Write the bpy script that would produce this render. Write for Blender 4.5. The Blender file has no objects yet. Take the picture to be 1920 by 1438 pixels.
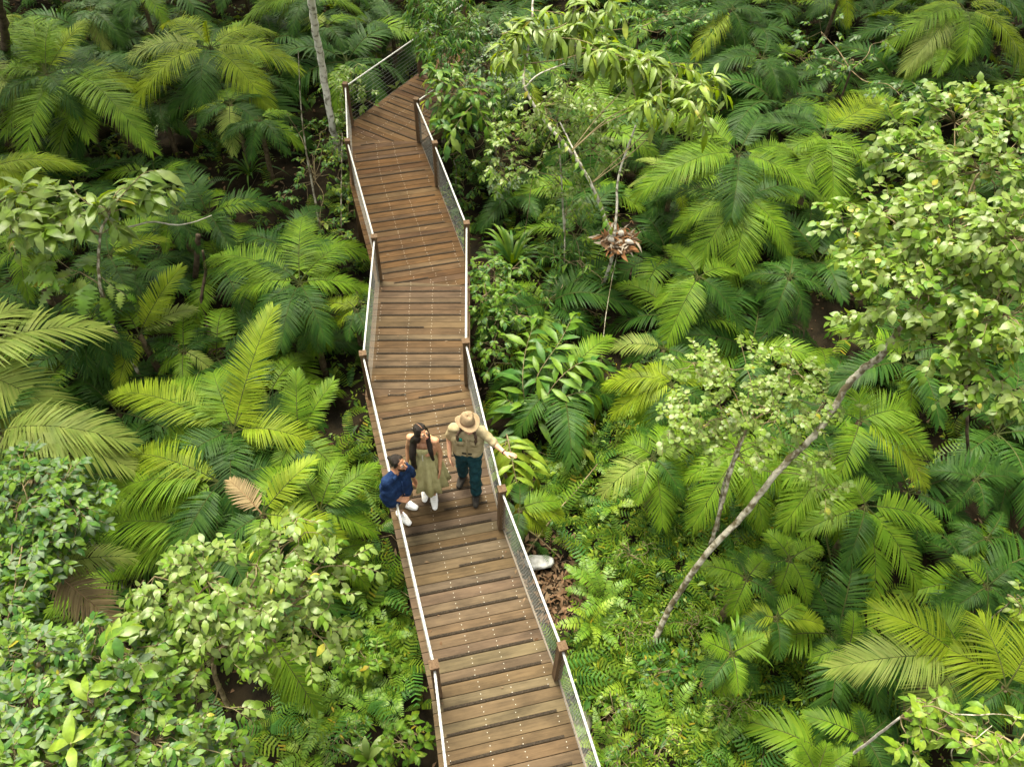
import bpy, math, random
import numpy as np
from mathutils import Vector, Matrix
R = math.radians
rng = np.random.default_rng(7)
random.seed(7)
scene = bpy.context.scene
col = scene.collection

# ------------------------------------------------------------------ camera
CAM_F, CAM_P, CAM_R, CAM_H = 1450.0, R(49.93), R(2.03), 9.328
C0 = np.array([0, 0, CAM_H])
_fw = np.array([0, math.cos(CAM_P), -math.sin(CAM_P)])
_rt = np.array([1.0, 0, 0]); _up = np.cross(_rt, _fw)
_c, _s = math.cos(CAM_R), math.sin(CAM_R)
CR = _c * _rt + _s * _up
CU = -_s * _rt + _c * _up
cd = bpy.data.cameras.new('camera'); cam = bpy.data.objects.new('camera', cd); col.objects.link(cam)
m = Matrix.Identity(4)
for i in range(3):
    m[i][0] = CR[i]; m[i][1] = CU[i]; m[i][2] = -_fw[i]; m[i][3] = C0[i]
cam.matrix_world = m
cd.sensor_fit = 'HORIZONTAL'; cd.sensor_width = 36; cd.lens = 36 * CAM_F / 1920
cd.clip_end = 1000; cd.clip_start = .1
scene.camera = cam

# ------------------------------------------------------------------ world, sun, exposure
SUN_EL, SUN_AZ = R(66), R(-30)          # azimuth clockwise from +Y
w = bpy.data.worlds.new('World'); scene.world = w; w.use_nodes = True
nt = w.node_tree; bg = nt.nodes['Background']
sky = nt.nodes.new('ShaderNodeTexSky'); sky.sky_type = 'NISHITA'; sky.sun_disc = False
sky.sun_elevation = SUN_EL; sky.sun_rotation = SUN_AZ; sky.dust_density = 4; sky.air_density = 1.0
hs = nt.nodes.new('ShaderNodeHueSaturation'); hs.inputs['Saturation'].default_value = .15
wm = nt.nodes.new('ShaderNodeMix'); wm.data_type = 'RGBA'; wm.blend_type = 'MULTIPLY'; wm.inputs[0].default_value = 1
wm.inputs[7].default_value = (1, .97, .86, 1)          # pale warm overcast
nt.links.new(sky.outputs[0], hs.inputs['Color']); nt.links.new(hs.outputs[0], wm.inputs[6]); nt.links.new(wm.outputs[2], bg.inputs['Color'])
bg.inputs['Strength'].default_value = .14
sl = bpy.data.lights.new('sun', 'SUN'); sl.energy = 2.5; sl.angle = R(28); sl.color = (1, .92, .74)
so = bpy.data.objects.new('sun', sl); col.objects.link(so); so.location = (10, 10, 30)
sd = Vector((math.sin(SUN_AZ) * math.cos(SUN_EL), math.cos(SUN_AZ) * math.cos(SUN_EL), math.sin(SUN_EL)))
so.rotation_euler = sd.to_track_quat('Z', 'Y').to_euler()
scene.view_settings.view_transform = 'Standard'; scene.view_settings.look = 'None'
scene.view_settings.gamma = 1; scene.view_settings.exposure = 2.02
scene.render.engine = 'CYCLES'
scene.cycles.max_bounces = 7; scene.cycles.diffuse_bounces = 4; scene.cycles.transmission_bounces = 4
scene.cycles.use_denoising = True

# ------------------------------------------------------------------ helpers
def P(u, v, z=0.0):
    """the point at height z that the photograph shows at pixel (u, v)"""
    d = _fw * CAM_F + CR * (u - 960) - CU * (v - 719)
    t = (z - CAM_H) / d[2]
    return C0 + d * t

def depth(p):
    return float((np.asarray(p) - C0) @ _fw)

def nrm(a):
    a = np.asarray(a, float)
    return a / np.maximum(np.linalg.norm(a, axis=-1, keepdims=True), 1e-9)

def mesh(name, V, F, mats=(), smooth=True, mi=None):
    V = np.asarray(V, np.float32); F = np.asarray(F, np.int32)
    me = bpy.data.meshes.new(name)
    me.vertices.add(len(V)); me.vertices.foreach_set('co', V.ravel())
    k = F.shape[1]
    me.loops.add(F.size); me.loops.foreach_set('vertex_index', F.ravel())
    me.polygons.add(len(F))
    me.polygons.foreach_set('loop_start', np.arange(0, F.size, k, dtype=np.int32))
    for mt in mats: me.materials.append(mt)
    if mi is not None: me.polygons.foreach_set('material_index', np.asarray(mi, np.int32))
    me.polygons.foreach_set('use_smooth', np.full(len(F), bool(smooth)))
    me.update(calc_edges=True)
    return me

def link(name, me, parent=None, loc=None):
    o = bpy.data.objects.new(name, me); col.objects.link(o)
    if parent is not None: o.parent = parent
    if loc is not None: o.location = loc
    return o

def tag(o, label=None, cat=None, group=None, kind=None):
    if label: o['label'] = label
    if cat: o['category'] = cat
    if group: o['group'] = group
    if kind: o['kind'] = kind
    return o

def thing(name, label, cat, loc, group=None):
    o = bpy.data.objects.new(name, None); col.objects.link(o)
    o.location = tuple(float(x) for x in loc); o.empty_display_size = .1
    return tag(o, label, cat, group)

class Geo:
    """collects quads"""
    def __init__(s): s.V = []; s.F = []; s.M = []; s.n = 0
    def add(s, V, F, m=0):
        V = np.asarray(V, float).reshape(-1, 3); F = np.asarray(F, int).reshape(-1, 4)
        s.V.append(V); s.F.append(F + s.n); s.M.append(np.full(len(F), m)); s.n += len(V)
    def empty(s): return s.n == 0
    def mesh(s, name, mats, off=(0, 0, 0), smooth=True):
        return mesh(name, np.concatenate(s.V) - np.asarray(off), np.concatenate(s.F), mats, smooth, np.concatenate(s.M))
    def obj(s, name, mats, parent=None, smooth=True):
        off = tuple(parent.location) if parent is not None else (0, 0, 0)
        if parent is not None and parent.parent is not None:
            off = tuple(np.array(off) + np.array(parent.parent.location))
        return link(name, s.mesh(name, mats, off, smooth), parent)

def catmull(pts, n):
    pts = np.asarray(pts, float); k = len(pts)
    if k == 2: return pts[0] + (pts[1] - pts[0]) * np.linspace(0, 1, n)[:, None]
    Q = np.vstack([2 * pts[0] - pts[1], pts, 2 * pts[-1] - pts[-2]])
    t = np.linspace(0, k - 1 - 1e-6, n); i = t.astype(int); f = (t - i)[:, None]
    a, b, c, d = Q[i], Q[i + 1], Q[i + 2], Q[i + 3]
    return .5 * (2 * b + (c - a) * f + (2 * a - 5 * b + 4 * c - d) * f ** 2 + (3 * b - a - 3 * c + d) * f ** 3)

def tube(pts, rad, seg=7, wob=0.0, twist=None):
    pts = np.asarray(pts, float); n = len(pts); rad = np.broadcast_to(np.asarray(rad, float), (n,))
    T = nrm(np.gradient(pts, axis=0))
    ref = np.where(np.abs(T[:, 2:3]) > .9, [[1., 0, 0]], [[0, 0, 1.]])
    A = np.zeros((n, 3)); A[0] = nrm(np.cross(T[0], ref[0]))
    for i in range(1, n):
        a = A[i - 1] - T[i] * (A[i - 1] @ T[i]); A[i] = nrm(a)
    B = np.cross(T, A)
    th = np.linspace(0, 2 * np.pi, seg, endpoint=False)
    r = rad[:, None] * np.ones((1, seg))
    if wob: r = r * (1 + wob * rng.standard_normal(r.shape))
    if twist is not None:
        s = np.concatenate([[0], np.cumsum(np.linalg.norm(np.diff(pts, axis=0), axis=1))])
        r = r * (1 + .16 * np.sin(3 * th[None] + s[:, None] * twist))
    V = pts[:, None] + r[..., None] * (np.cos(th)[None, :, None] * A[:, None] + np.sin(th)[None, :, None] * B[:, None])
    i = np.arange(n - 1)[:, None] * seg; j = np.arange(seg)[None]; j2 = (j + 1) % seg
    F = np.stack([i + j, i + j2, i + seg + j2, i + seg + j], -1).reshape(-1, 4)
    V = np.concatenate([V.reshape(-1, 3), pts[:1], pts[-1:]])
    a = n * seg
    caps = []
    for k in range(0, seg, 2):
        k1, k2 = (k + 1) % seg, (k + 2) % seg
        if k + 1 >= seg: k2 = k1 = 0
        caps.append([a, k2, k1, k]); b = (n - 1) * seg; caps.append([a + 1, b + k, b + k1, b + k2])
    caps = [c for c in caps if len(set(c)) == 4]
    return V, np.concatenate([F, np.array(caps)]) if caps else F

def box_axes(c, ax, ay, az):
    c, ax, ay, az = map(np.asarray, (c, ax, ay, az))
    V = [c + sx * ax + sy * ay + sz * az for sz in (-1, 1) for sy in (-1, 1) for sx in (-1, 1)]
    F = [[0, 2, 3, 1], [4, 5, 7, 6], [0, 1, 5, 4], [2, 6, 7, 3], [0, 4, 6, 2], [1, 3, 7, 5]]
    return np.array(V), np.array(F)

# ------------------------------------------------------------------ materials
def lin(r, g, b):
    f = lambda c: ((c / 255 + .055) / 1.055) ** 2.4 if c > 10 else c / 255 / 12.92
    return (f(r), f(g), f(b), 1)

def newmat(name):
    mt = bpy.data.materials.new(name); mt.use_nodes = True
    nt = mt.node_tree; nt.nodes.clear()
    out = nt.nodes.new('ShaderNodeOutputMaterial')
    return mt, nt, out

def N(nt, t, **kw):
    n = nt.nodes.new(t)
    for k, v in kw.items():
        if k in n.inputs: n.inputs[k].default_value = v
        else: setattr(n, k, v)
    return n

def leaf_mat(name, a, b, trans=.3, rough=.5, spec=.12, old=None):
    mt, nt, out = newmat(name); L = nt.links.new
    geo = N(nt, 'ShaderNodeNewGeometry'); oi = N(nt, 'ShaderNodeObjectInfo')
    ad = N(nt, 'ShaderNodeMath', operation='ADD'); L(geo.outputs['Random Per Island'], ad.inputs[0]); L(oi.outputs['Random'], ad.inputs[1])
    fr = N(nt, 'ShaderNodeMath', operation='FRACT'); L(ad.outputs[0], fr.inputs[0])
    rp = N(nt, 'ShaderNodeValToRGB'); L(fr.outputs[0], rp.inputs[0])
    e = rp.color_ramp.elements; e[0].color = a; e[1].color = b; e[0].position = .1; e[1].position = .9
    if old:
        x = e.new(.975); x.color = b; y = e.new(.99); y.color = old
    tc = N(nt, 'ShaderNodeTexCoord'); nz = N(nt, 'ShaderNodeTexNoise', Scale=3.0, Detail=3.0); L(tc.outputs['Object'], nz.inputs['Vector'])
    hv = N(nt, 'ShaderNodeHueSaturation'); L(rp.outputs[0], hv.inputs['Color'])
    mr = N(nt, 'ShaderNodeMapRange'); L(nz.outputs[0], mr.inputs[0]); mr.inputs[1].default_value = .3; mr.inputs[2].default_value = .7
    mr.inputs[3].default_value = .7; mr.inputs[4].default_value = 1.3; L(mr.outputs[0], hv.inputs['Value'])
    pb = N(nt, 'ShaderNodeBsdfPrincipled', Roughness=rough); pb.inputs['Specular IOR Level'].default_value = spec
    L(hv.outputs[0], pb.inputs['Base Color'])
    tr = N(nt, 'ShaderNodeBsdfTranslucent')
    h2 = N(nt, 'ShaderNodeHueSaturation', Hue=.475, Saturation=1.1, Value=1.5); L(hv.outputs[0], h2.inputs['Color']); L(h2.outputs[0], tr.inputs['Color'])
    mx = N(nt, 'ShaderNodeMixShader'); mx.inputs[0].default_value = trans
    L(pb.outputs[0], mx.inputs[1]); L(tr.outputs[0], mx.inputs[2]); L(mx.outputs[0], out.inputs[0])
    return mt

def simple_mat(name, a, b=None, scale=8, rough=.7, bump=.0, bscale=40, metallic=0, spec=.4, detail=4, lo=.35, hi=.65, stretch=None, coord='Object'):
    mt, nt, out = newmat(name); L = nt.links.new
    pb = N(nt, 'ShaderNodeBsdfPrincipled', Roughness=rough, Metallic=metallic); pb.inputs['Specular IOR Level'].default_value = spec
    L(pb.outputs[0], out.inputs[0])
    tc = N(nt, 'ShaderNodeTexCoord'); src = tc.outputs[coord]
    if stretch:
        mp = N(nt, 'ShaderNodeMapping'); mp.inputs['Scale'].default_value = stretch; L(src, mp.inputs[0]); src = mp.outputs[0]
    if b is None: pb.inputs['Base Color'].default_value = a
    else:
        nz = N(nt, 'ShaderNodeTexNoise', Scale=scale, Detail=detail); L(src, nz.inputs['Vector'])
        rp = N(nt, 'ShaderNodeValToRGB'); L(nz.outputs[0], rp.inputs[0]); e = rp.color_ramp.elements
        e[0].color = a; e[1].color = b; e[0].position = lo; e[1].position = hi
        L(rp.outputs[0], pb.inputs['Base Color'])
    if bump:
        n2 = N(nt, 'ShaderNodeTexNoise', Scale=bscale, Detail=3.0); L(src, n2.inputs['Vector'])
        bp = N(nt, 'ShaderNodeBump', Strength=bump, Distance=.02); L(n2.outputs[0], bp.inputs['Height']); L(bp.outputs[0], pb.inputs['Normal'])
    return mt

FR = {}   # palm frond colours
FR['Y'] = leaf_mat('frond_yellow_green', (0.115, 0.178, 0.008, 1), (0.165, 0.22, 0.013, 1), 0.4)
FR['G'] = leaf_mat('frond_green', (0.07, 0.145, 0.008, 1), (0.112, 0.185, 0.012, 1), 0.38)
FR['D'] = leaf_mat('frond_deep_green', (.013, .046, .005, 1), (.031, .074, .008, 1), .28)  # deep green of older fronds, darkened further to put shade into the gaps
FR['P'] = leaf_mat('frond_pale_olive', (0.12, 0.175, 0.03, 1), (0.17, 0.21, 0.045, 1), 0.36)
FR['B'] = leaf_mat('frond_dead_brown', (.135, .098, .045, 1), (.22, .165, .080, 1), .15, .7, .2)
M_RACHIS = simple_mat('rachis', (.022, .034, .008, 1), (.055, .062, .016, 1), 5, .6, spec=.1)
M_RACHIS_B = simple_mat('rachis_dead', (.12, .07, .03, 1), (.2, .13, .06, 1), 5, .7)
LF = {}
LF['bright'] = leaf_mat('leaf_bright', (.105, .185, .018, 1), (.150, .225, .032, 1), .40, .40, .45, (.32, .30, .03, 1))
LF['pale'] = leaf_mat('leaf_pale', (.130, .200, .042, 1), (.190, .250, .066, 1), .42, .40, .45)
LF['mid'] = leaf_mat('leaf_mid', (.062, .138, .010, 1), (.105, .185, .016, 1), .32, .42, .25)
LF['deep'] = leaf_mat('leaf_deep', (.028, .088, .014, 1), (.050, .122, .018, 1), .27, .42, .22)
LF['grey'] = leaf_mat('leaf_grey_green', (.075, .125, .060, 1), (.115, .165, .080, 1), .28, .5, .3)
LF['lime'] = leaf_mat('leaf_lime', (.13, .215, .014, 1), (.185, .265, .024, 1), .4, .45, .3)
LF['yellow'] = leaf_mat('leaf_yellowing', (.13, .18, .012, 1), (.20, .195, .016, 1), .35, .5, .25)
LF['under'] = leaf_mat('leaf_undergrowth', (.032, .082, .007, 1), (.105, .155, .011, 1), .3, .5, .10, (.20, .165, .015, 1))
M_BARK = simple_mat('bark_mottled', (.105, .088, .050, 1), (.36, .34, .27, 1), 11, .85, .6, 30, lo=.42, hi=.6, spec=.1)
M_BARKP = simple_mat('bark_pale', (.12, .105, .075, 1), (.44, .42, .36, 1), 9, .85, .5, 30, lo=.36, hi=.52, spec=.1)
M_BARKW = simple_mat('bark_white', (.22, .20, .16, 1), (.66, .64, .58, 1), 9, .85, .4, 30, lo=.36, hi=.5, spec=.1)
M_BARKD = simple_mat('bark_dark', (.035, .025, .018, 1), (.10, .075, .05, 1), 9, .9, .6, 30, spec=.1)
M_TWIG = simple_mat('twig', (.10, .075, .04, 1), (.22, .18, .10, 1), 9, .8, spec=.1)
M_DEADW = simple_mat('dead_wood', (.28, .25, .21, 1), (.45, .42, .37, 1), 12, .8, spec=.1)
M_PTRUNK = simple_mat('palm_trunk', (.05, .035, .02, 1), (.13, .10, .06, 1), 14, .9, .5, 30, spec=.1)

def wood_mat():
    mt, nt, out = newmat('deck_timber'); L = nt.links.new
    tc = N(nt, 'ShaderNodeTexCoord'); oi = N(nt, 'ShaderNodeObjectInfo')
    cb = N(nt, 'ShaderNodeVectorMath', operation='SCALE'); cb.inputs[0].default_value = (31, 17, 7); L(oi.outputs['Random'], cb.inputs['Scale'])
    ad = N(nt, 'ShaderNodeVectorMath', operation='ADD'); L(tc.outputs['Object'], ad.inputs[0]); L(cb.outputs[0], ad.inputs[1])
    mp = N(nt, 'ShaderNodeMapping'); mp.inputs['Scale'].default_value = (1.6, 38, 20); L(ad.outputs[0], mp.inputs[0])
    g = N(nt, 'ShaderNodeTexNoise', Scale=1.0, Detail=5.0, Roughness=.65); L(mp.outputs[0], g.inputs['Vector'])
    mp2 = N(nt, 'ShaderNodeMapping'); mp2.inputs['Scale'].default_value = (2.2, 6, 4); L(ad.outputs[0], mp2.inputs[0])
    s = N(nt, 'ShaderNodeTexNoise', Scale=1.0, Detail=4.0, Roughness=.6); L(mp2.outputs[0], s.inputs['Vector'])
    at = N(nt, 'ShaderNodeAttribute', attribute_type='OBJECT', attribute_name='weather')
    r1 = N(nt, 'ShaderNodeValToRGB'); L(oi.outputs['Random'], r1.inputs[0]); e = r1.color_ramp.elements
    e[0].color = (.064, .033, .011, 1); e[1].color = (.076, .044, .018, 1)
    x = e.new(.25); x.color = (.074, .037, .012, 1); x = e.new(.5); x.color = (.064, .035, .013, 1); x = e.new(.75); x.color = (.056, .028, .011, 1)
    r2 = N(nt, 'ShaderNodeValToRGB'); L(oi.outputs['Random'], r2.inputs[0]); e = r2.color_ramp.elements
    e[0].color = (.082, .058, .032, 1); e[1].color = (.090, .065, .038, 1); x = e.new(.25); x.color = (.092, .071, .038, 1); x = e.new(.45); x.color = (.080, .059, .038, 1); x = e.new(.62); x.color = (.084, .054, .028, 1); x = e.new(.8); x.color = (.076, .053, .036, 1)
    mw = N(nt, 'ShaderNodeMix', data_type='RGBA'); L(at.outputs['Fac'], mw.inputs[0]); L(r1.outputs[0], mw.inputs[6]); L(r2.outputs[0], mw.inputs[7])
    mr = N(nt, 'ShaderNodeMapRange'); L(g.outputs[0], mr.inputs[0]); mr.inputs[1].default_value = .25; mr.inputs[2].default_value = .75; mr.inputs[3].default_value = .68; mr.inputs[4].default_value = 1.28
    m2 = N(nt, 'ShaderNodeMapRange'); L(s.outputs[0], m2.inputs[0]); m2.inputs[1].default_value = .3; m2.inputs[2].default_value = .62; m2.inputs[3].default_value = .55; m2.inputs[4].default_value = 1.1
    mm = N(nt, 'ShaderNodeMath', operation='MULTIPLY'); L(mr.outputs[0], mm.inputs[0]); L(m2.outputs[0], mm.inputs[1])
    hv = N(nt, 'ShaderNodeHueSaturation'); L(mw.outputs[2], hv.inputs['Color']); L(mm.outputs[0], hv.inputs['Value'])
    pb = N(nt, 'ShaderNodeBsdfPrincipled', Roughness=.7); pb.inputs['Specular IOR Level'].default_value = .09
    L(hv.outputs[0], pb.inputs['Base Color'])
    bp = N(nt, 'ShaderNodeBump', Strength=.35, Distance=.006); L(g.outputs[0], bp.inputs['Height']); L(bp.outputs[0], pb.inputs['Normal'])
    L(pb.outputs[0], out.inputs[0])
    return mt
M_WOOD = wood_mat()
M_POST = simple_mat('post_timber', (.060, .034, .017, 1), (.11, .070, .038, 1), 3, .75, bump=.3, bscale=14, spec=.2, stretch=(14, 14, 1.2))
M_GRIP = simple_mat('grip_strip', (.020, .016, .012, 1), (.044, .034, .024, 1), 60, .95, .5, 400, spec=.05)
M_STEEL = simple_mat('galvanised_rail', (.34, .34, .32, 1), (.48, .48, .46, 1), 25, .42, .1, 90, metallic=.25)
M_WIRE = simple_mat('wire_steel', (.24, .24, .22, 1), None, rough=.5, metallic=.2, spec=.2)
M_SCREW = simple_mat('screw_steel', (.38, .36, .31, 1), None, rough=.5, metallic=.3)
M_EDGE = simple_mat('edge_board_pale', (.13, .095, .065, 1), (.18, .14, .10, 1), 6, .7)

# ------------------------------------------------------------------ terrain
def hgt(x, y):
    x = np.asarray(x, float); y = np.asarray(y, float)
    h = -1.45 + .16 * np.sin(x * .7 + 1) * np.cos(y * .5) + .10 * np.sin(x * 1.9 + y * 1.3) + .06 * np.cos(x * 3.1 - y * 2.3)
    h = h + .012 * np.maximum(np.abs(x) - 3, 0) ** 1.5 + .22 * np.exp(-((x - 1.8) ** 2 + (y - 5.6) ** 2) / 3)
    return h
gx = np.concatenate([np.linspace(-220, -22, 14), np.linspace(-20, 20, 120), np.linspace(22, 220, 14)])
gy = np.concatenate([np.linspace(-200, -6, 12), np.linspace(-4, 34, 120), np.linspace(37, 260, 14)])
X, Y = np.meshgrid(gx, gy); nz_ = rng.standard_normal(X.shape) * .03
Z = hgt(np.clip(X, -20, 20), np.clip(Y, -4, 34)) + nz_
V = np.stack([X, Y, Z], -1).reshape(-1, 3)
nx, ny = len(gx), len(gy)
i = np.arange(ny - 1)[:, None] * nx + np.arange(nx - 1)[None]
F = np.stack([i, i + 1, i + nx + 1, i + nx], -1).reshape(-1, 4)
M_SOIL = simple_mat('soil', (.007, .006, .004, 1), (.021, .016, .009, 1), 2.2, .95, .8, 14, detail=8, spec=.04)
tag(link('ground', mesh('ground', V, F, [M_SOIL])), 'dark brown forest floor under the plants', kind='structure')

# ------------------------------------------------------------------ boardwalk
Lp = [(852, 1560), (822, 1303), (695, 743), (713, 526), (664, 345), (659, 237), (788.4, 141), (872, 78)]
Rp = [(1150, 1620), (1043, 1270), (939.5, 989.6), (876, 720), (877, 500), (820, 349), (786.5, 266), (915, 172)]
Lw = [P(u, v)[:2] for u, v in Lp]; Rw = [P(u, v)[:2] for u, v in Rp]
def push(poly, d):
    poly = np.array(poly); out = []
    for i in range(len(poly)):
        a = poly[max(i - 1, 0)]; b = poly[min(i + 1, len(poly) - 1)]
        t = nrm(b - a); out.append(poly[i] + d * np.array([-t[1], t[0]]))
    return out
Lo = push(Lw, .085); Ro = push(Rw, -.015)          # outer deck edges
def clip(poly, n, c):
    """keep the side where p.n <= c"""
    out = []
    for i in range(len(poly)):
        a, b = poly[i], poly[(i + 1) % len(poly)]
        da, db = a @ n - c, b @ n - c
        if da <= 0: out.append(a)
        if da * db < 0: out.append(a + (b - a) * da / (da - db))
    return out
walk = thing('boardwalk', 'raised brown timber boardwalk zigzagging through the palms', 'boardwalk', (0, 8, 0))
def w2(u, v): return P(u, v)[:2]
G2 = np.array(Ro[3]) * .18 + np.array(Ro[4]) * .82      # right end of the upper mitre
mit = w2(655, 262)
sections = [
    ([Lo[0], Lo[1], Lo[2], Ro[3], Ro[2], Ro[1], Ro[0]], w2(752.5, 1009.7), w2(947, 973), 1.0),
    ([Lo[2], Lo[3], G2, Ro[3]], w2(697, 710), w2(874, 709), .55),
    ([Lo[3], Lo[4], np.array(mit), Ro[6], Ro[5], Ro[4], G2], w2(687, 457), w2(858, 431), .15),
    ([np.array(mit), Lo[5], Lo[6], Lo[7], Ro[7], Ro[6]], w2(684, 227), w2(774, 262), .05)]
PW, GAP, TH = .146, .008, .04
screws = Geo(); plank_i = 0
def plank(pl, d, nn, weather):
    global plank_i
    pl = np.array(pl); c = pl.mean(0); k = len(pl)
    loc = np.stack([(pl - c) @ d, (pl - c) @ nn], 1)
    # local +y must keep a right-handed frame
    z1 = rng.uniform(-.0015, .0015)
    V = np.concatenate([np.c_[loc, np.full(k, z1)], np.c_[loc, np.full(k, z1 - TH)]])
    me = bpy.data.meshes.new('plank')
    ccw = np.sum(loc[:, 0] * np.roll(loc[:, 1], -1) - np.roll(loc[:, 0], -1) * loc[:, 1]) > 0
    top = list(range(k)) if ccw else list(range(k))[::-1]
    fs = [top, [t + k for t in top[::-1]]]
    for a in range(k):
        i0, i1 = top[a], top[(a + 1) % k]; fs.append([i0, i0 + k, i1 + k, i1])
    me.from_pydata(V.tolist(), [], fs); me.materials.append(M_WOOD); me.update()
    o = link('plank', me, walk, (c[0], c[1] - 8, 0.0))
    o.rotation_euler.z = math.atan2(d[1], d[0])
    o['weather'] = float(np.clip(weather + rng.uniform(-.35, .3), 0, 1))
    return o, c, loc
for si, (poly, a, b, wea) in enumerate(sections):
    poly = [np.array(p, float) for p in poly]
    d = nrm(b - a); nn = np.array([-d[1], d[0]])
    prj = [p @ nn for p in poly]; lo, hi = min(prj), max(prj)
    k0 = int(lo / PW) - 1
    for k in range(k0, int(hi / PW) + 2):
        q = clip(clip(poly, nn, (k + 1) * PW - GAP / 2), -nn, -(k * PW + GAP / 2))
        if len(q) < 3: continue
        A = np.array(q); ar = abs(np.sum(A[:, 0] * np.roll(A[:, 1], -1) - np.roll(A[:, 0], -1) * A[:, 1])) / 2
        if ar < .012: continue
        dist = np.mean(A[:, 1])
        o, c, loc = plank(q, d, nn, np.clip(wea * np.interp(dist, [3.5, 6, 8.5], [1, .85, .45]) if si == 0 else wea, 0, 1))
        x0, x1 = loc[:, 0].min(), loc[:, 0].max(); y0 = loc[:, 1].min(); y1 = loc[:, 1].max()
        full = (y1 - y0) > PW - .02 and (x1 - x0) > .9
        slant = max(0, (x1 - x0) - ar / PW)
        if k % 2 == 0 and full:
            xa, xb = x0 + .07 + slant * .6, x1 - .07 - slant * .6
            if rng.random() < .07: xa = xa + (xb - xa) * .5
            elif rng.random() < .05: xb = xa + (xb - xa) * .55
            V_, F_ = box_axes((0, 0, 0), ((xb - xa) / 2, 0, 0), (0, .015, 0), (0, 0, .004))
            g = link('grip_strip', mesh('grip_strip', V_, F_, [M_GRIP], False), o, ((xa + xb) / 2, y0 + .017, .0035))
        # screw heads on two joist rows and near the ends
        if (y1 - y0) > PW * .6 and (x1 - x0) > .6:
            xm = (x0 + x1) / 2; hw = (x1 - x0) / 2
            for fx in (-.83, -.24, .24, .83):
                if abs(fx) > .5 and (slant > .1 or rng.random() < .45): continue
                for fy in (.28, .72):
                    p2 = c + d * (xm + fx * hw + rng.normal(0, .006)) + nn * (y0 + (y1 - y0) * fy)
                    cc = np.array([p2[0], p2[1], .003]); r = .005
                    th = np.linspace(0, 2 * np.pi, 7)[:-1]
                    ring = np.stack([cc[0] + r * np.cos(th), cc[1] + r * np.sin(th), np.full(6, cc[2])], 1)
                    lowr = ring * [1, 1, 0] + [0, 0, -.004]
                    vv = np.concatenate([ring, lowr]); ff = [[0, 1, 2, 3], [0, 3, 4, 5]] + [[q_, q_ + 6, (q_ + 1) % 6 + 6, (q_ + 1) % 6] for q_ in range(6)]
                    screws.add(vv, ff)
so_ = screws.obj('screw_heads', [M_SCREW], walk, False); so_['kind'] = 'stuff'
# bearers and piles below the deck
for poly in (Lw, Rw):
    for i in range(len(poly) - 1):
        a = np.append(poly[i], -.14); b = np.append(poly[i + 1], -.14); t = nrm(b - a); s_ = np.array([-t[1], t[0], 0])
        g = Geo(); g.add(*box_axes((a + b) / 2, (b - a) / 2 * .995, s_ * .04, (0, 0, .095))); g.obj('bearer', [M_POST], walk, False)
        hp = float(hgt(a[0], a[1]))
        g = Geo(); g.add(*box_axes((a[0], a[1], (hp - .3 - .24) / 2), (.06, 0, 0), (0, .06, 0), (0, 0, (-.24 - hp + .3) / 2))); g.obj('pile', [M_POST], walk, False)
for i in range(len(Rw) - 1):
    if i < 3:
        a = np.append(Ro[i], -.02); b = np.append(Ro[i + 1], -.02); t = nrm(b - a); s_ = np.array([t[1], -t[0], 0])
        g = Geo(); g.add(*box_axes((a + b) / 2 + s_ * .011, (b - a) / 2 * .99, s_ * .008, (0, 0, .035))); g.obj('edge_board', [M_EDGE], walk, False)

def railing(label, pts, nm):
    root = thing('railing', label, 'railing', (pts[1][0], pts[1][1], 0))
    pts = [np.array(p) for p in pts]
    for i, p in enumerate(pts):
        a = pts[max(i - 1, 0)]; b = pts[min(i + 1, len(pts) - 1)]
        t = nrm(b - a); t3 = np.append(t, 0); s3 = np.array([-t[1], t[0], 0])
        g = Geo(); g.add(*box_axes((p[0], p[1], .50), t3 * .045, s3 * .045, (0, 0, .47))); po = g.obj('post', [M_POST], root, False)
        g = Geo(); g.add(*box_axes((p[0], p[1], .985), t3 * .053, s3 * .053, (0, 0, .014)))
        cp = link('post_cap', g.mesh('post_cap', [M_POST], root.location, False), po)
        if i == 0: continue
        a = pts[i - 1]; b = p; L_ = np.linalg.norm(b - a); t = nrm(b - a)
        a = a + t * .046; b = b - t * .046
        n = max(4, int(L_ / .016))
        q = np.c_[a + (b - a) * np.linspace(0, 1, n)[:, None], np.full(n, .915)]
        g = Geo(); g.add(*tube(q, .0155, 9, twist=110)); g.obj('handrail', [M_STEEL], root)
        for wz in np.linspace(.09, .83, 10):
            q = np.c_[a + (b - a) * np.linspace(0, 1, 5)[:, None], wz - .006 * np.sin(np.linspace(0, np.pi, 5))]
            g = Geo(); g.add(*tube(q, .0018, 4)); g.obj('wire', [M_WIRE], root)
    return root
railing('wire railing with pale handrail on the side where the man in blue leans', Lw, 'l')
railing('wire railing with pale handrail on the side the hatted guide points across', Rw, 'r')


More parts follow.
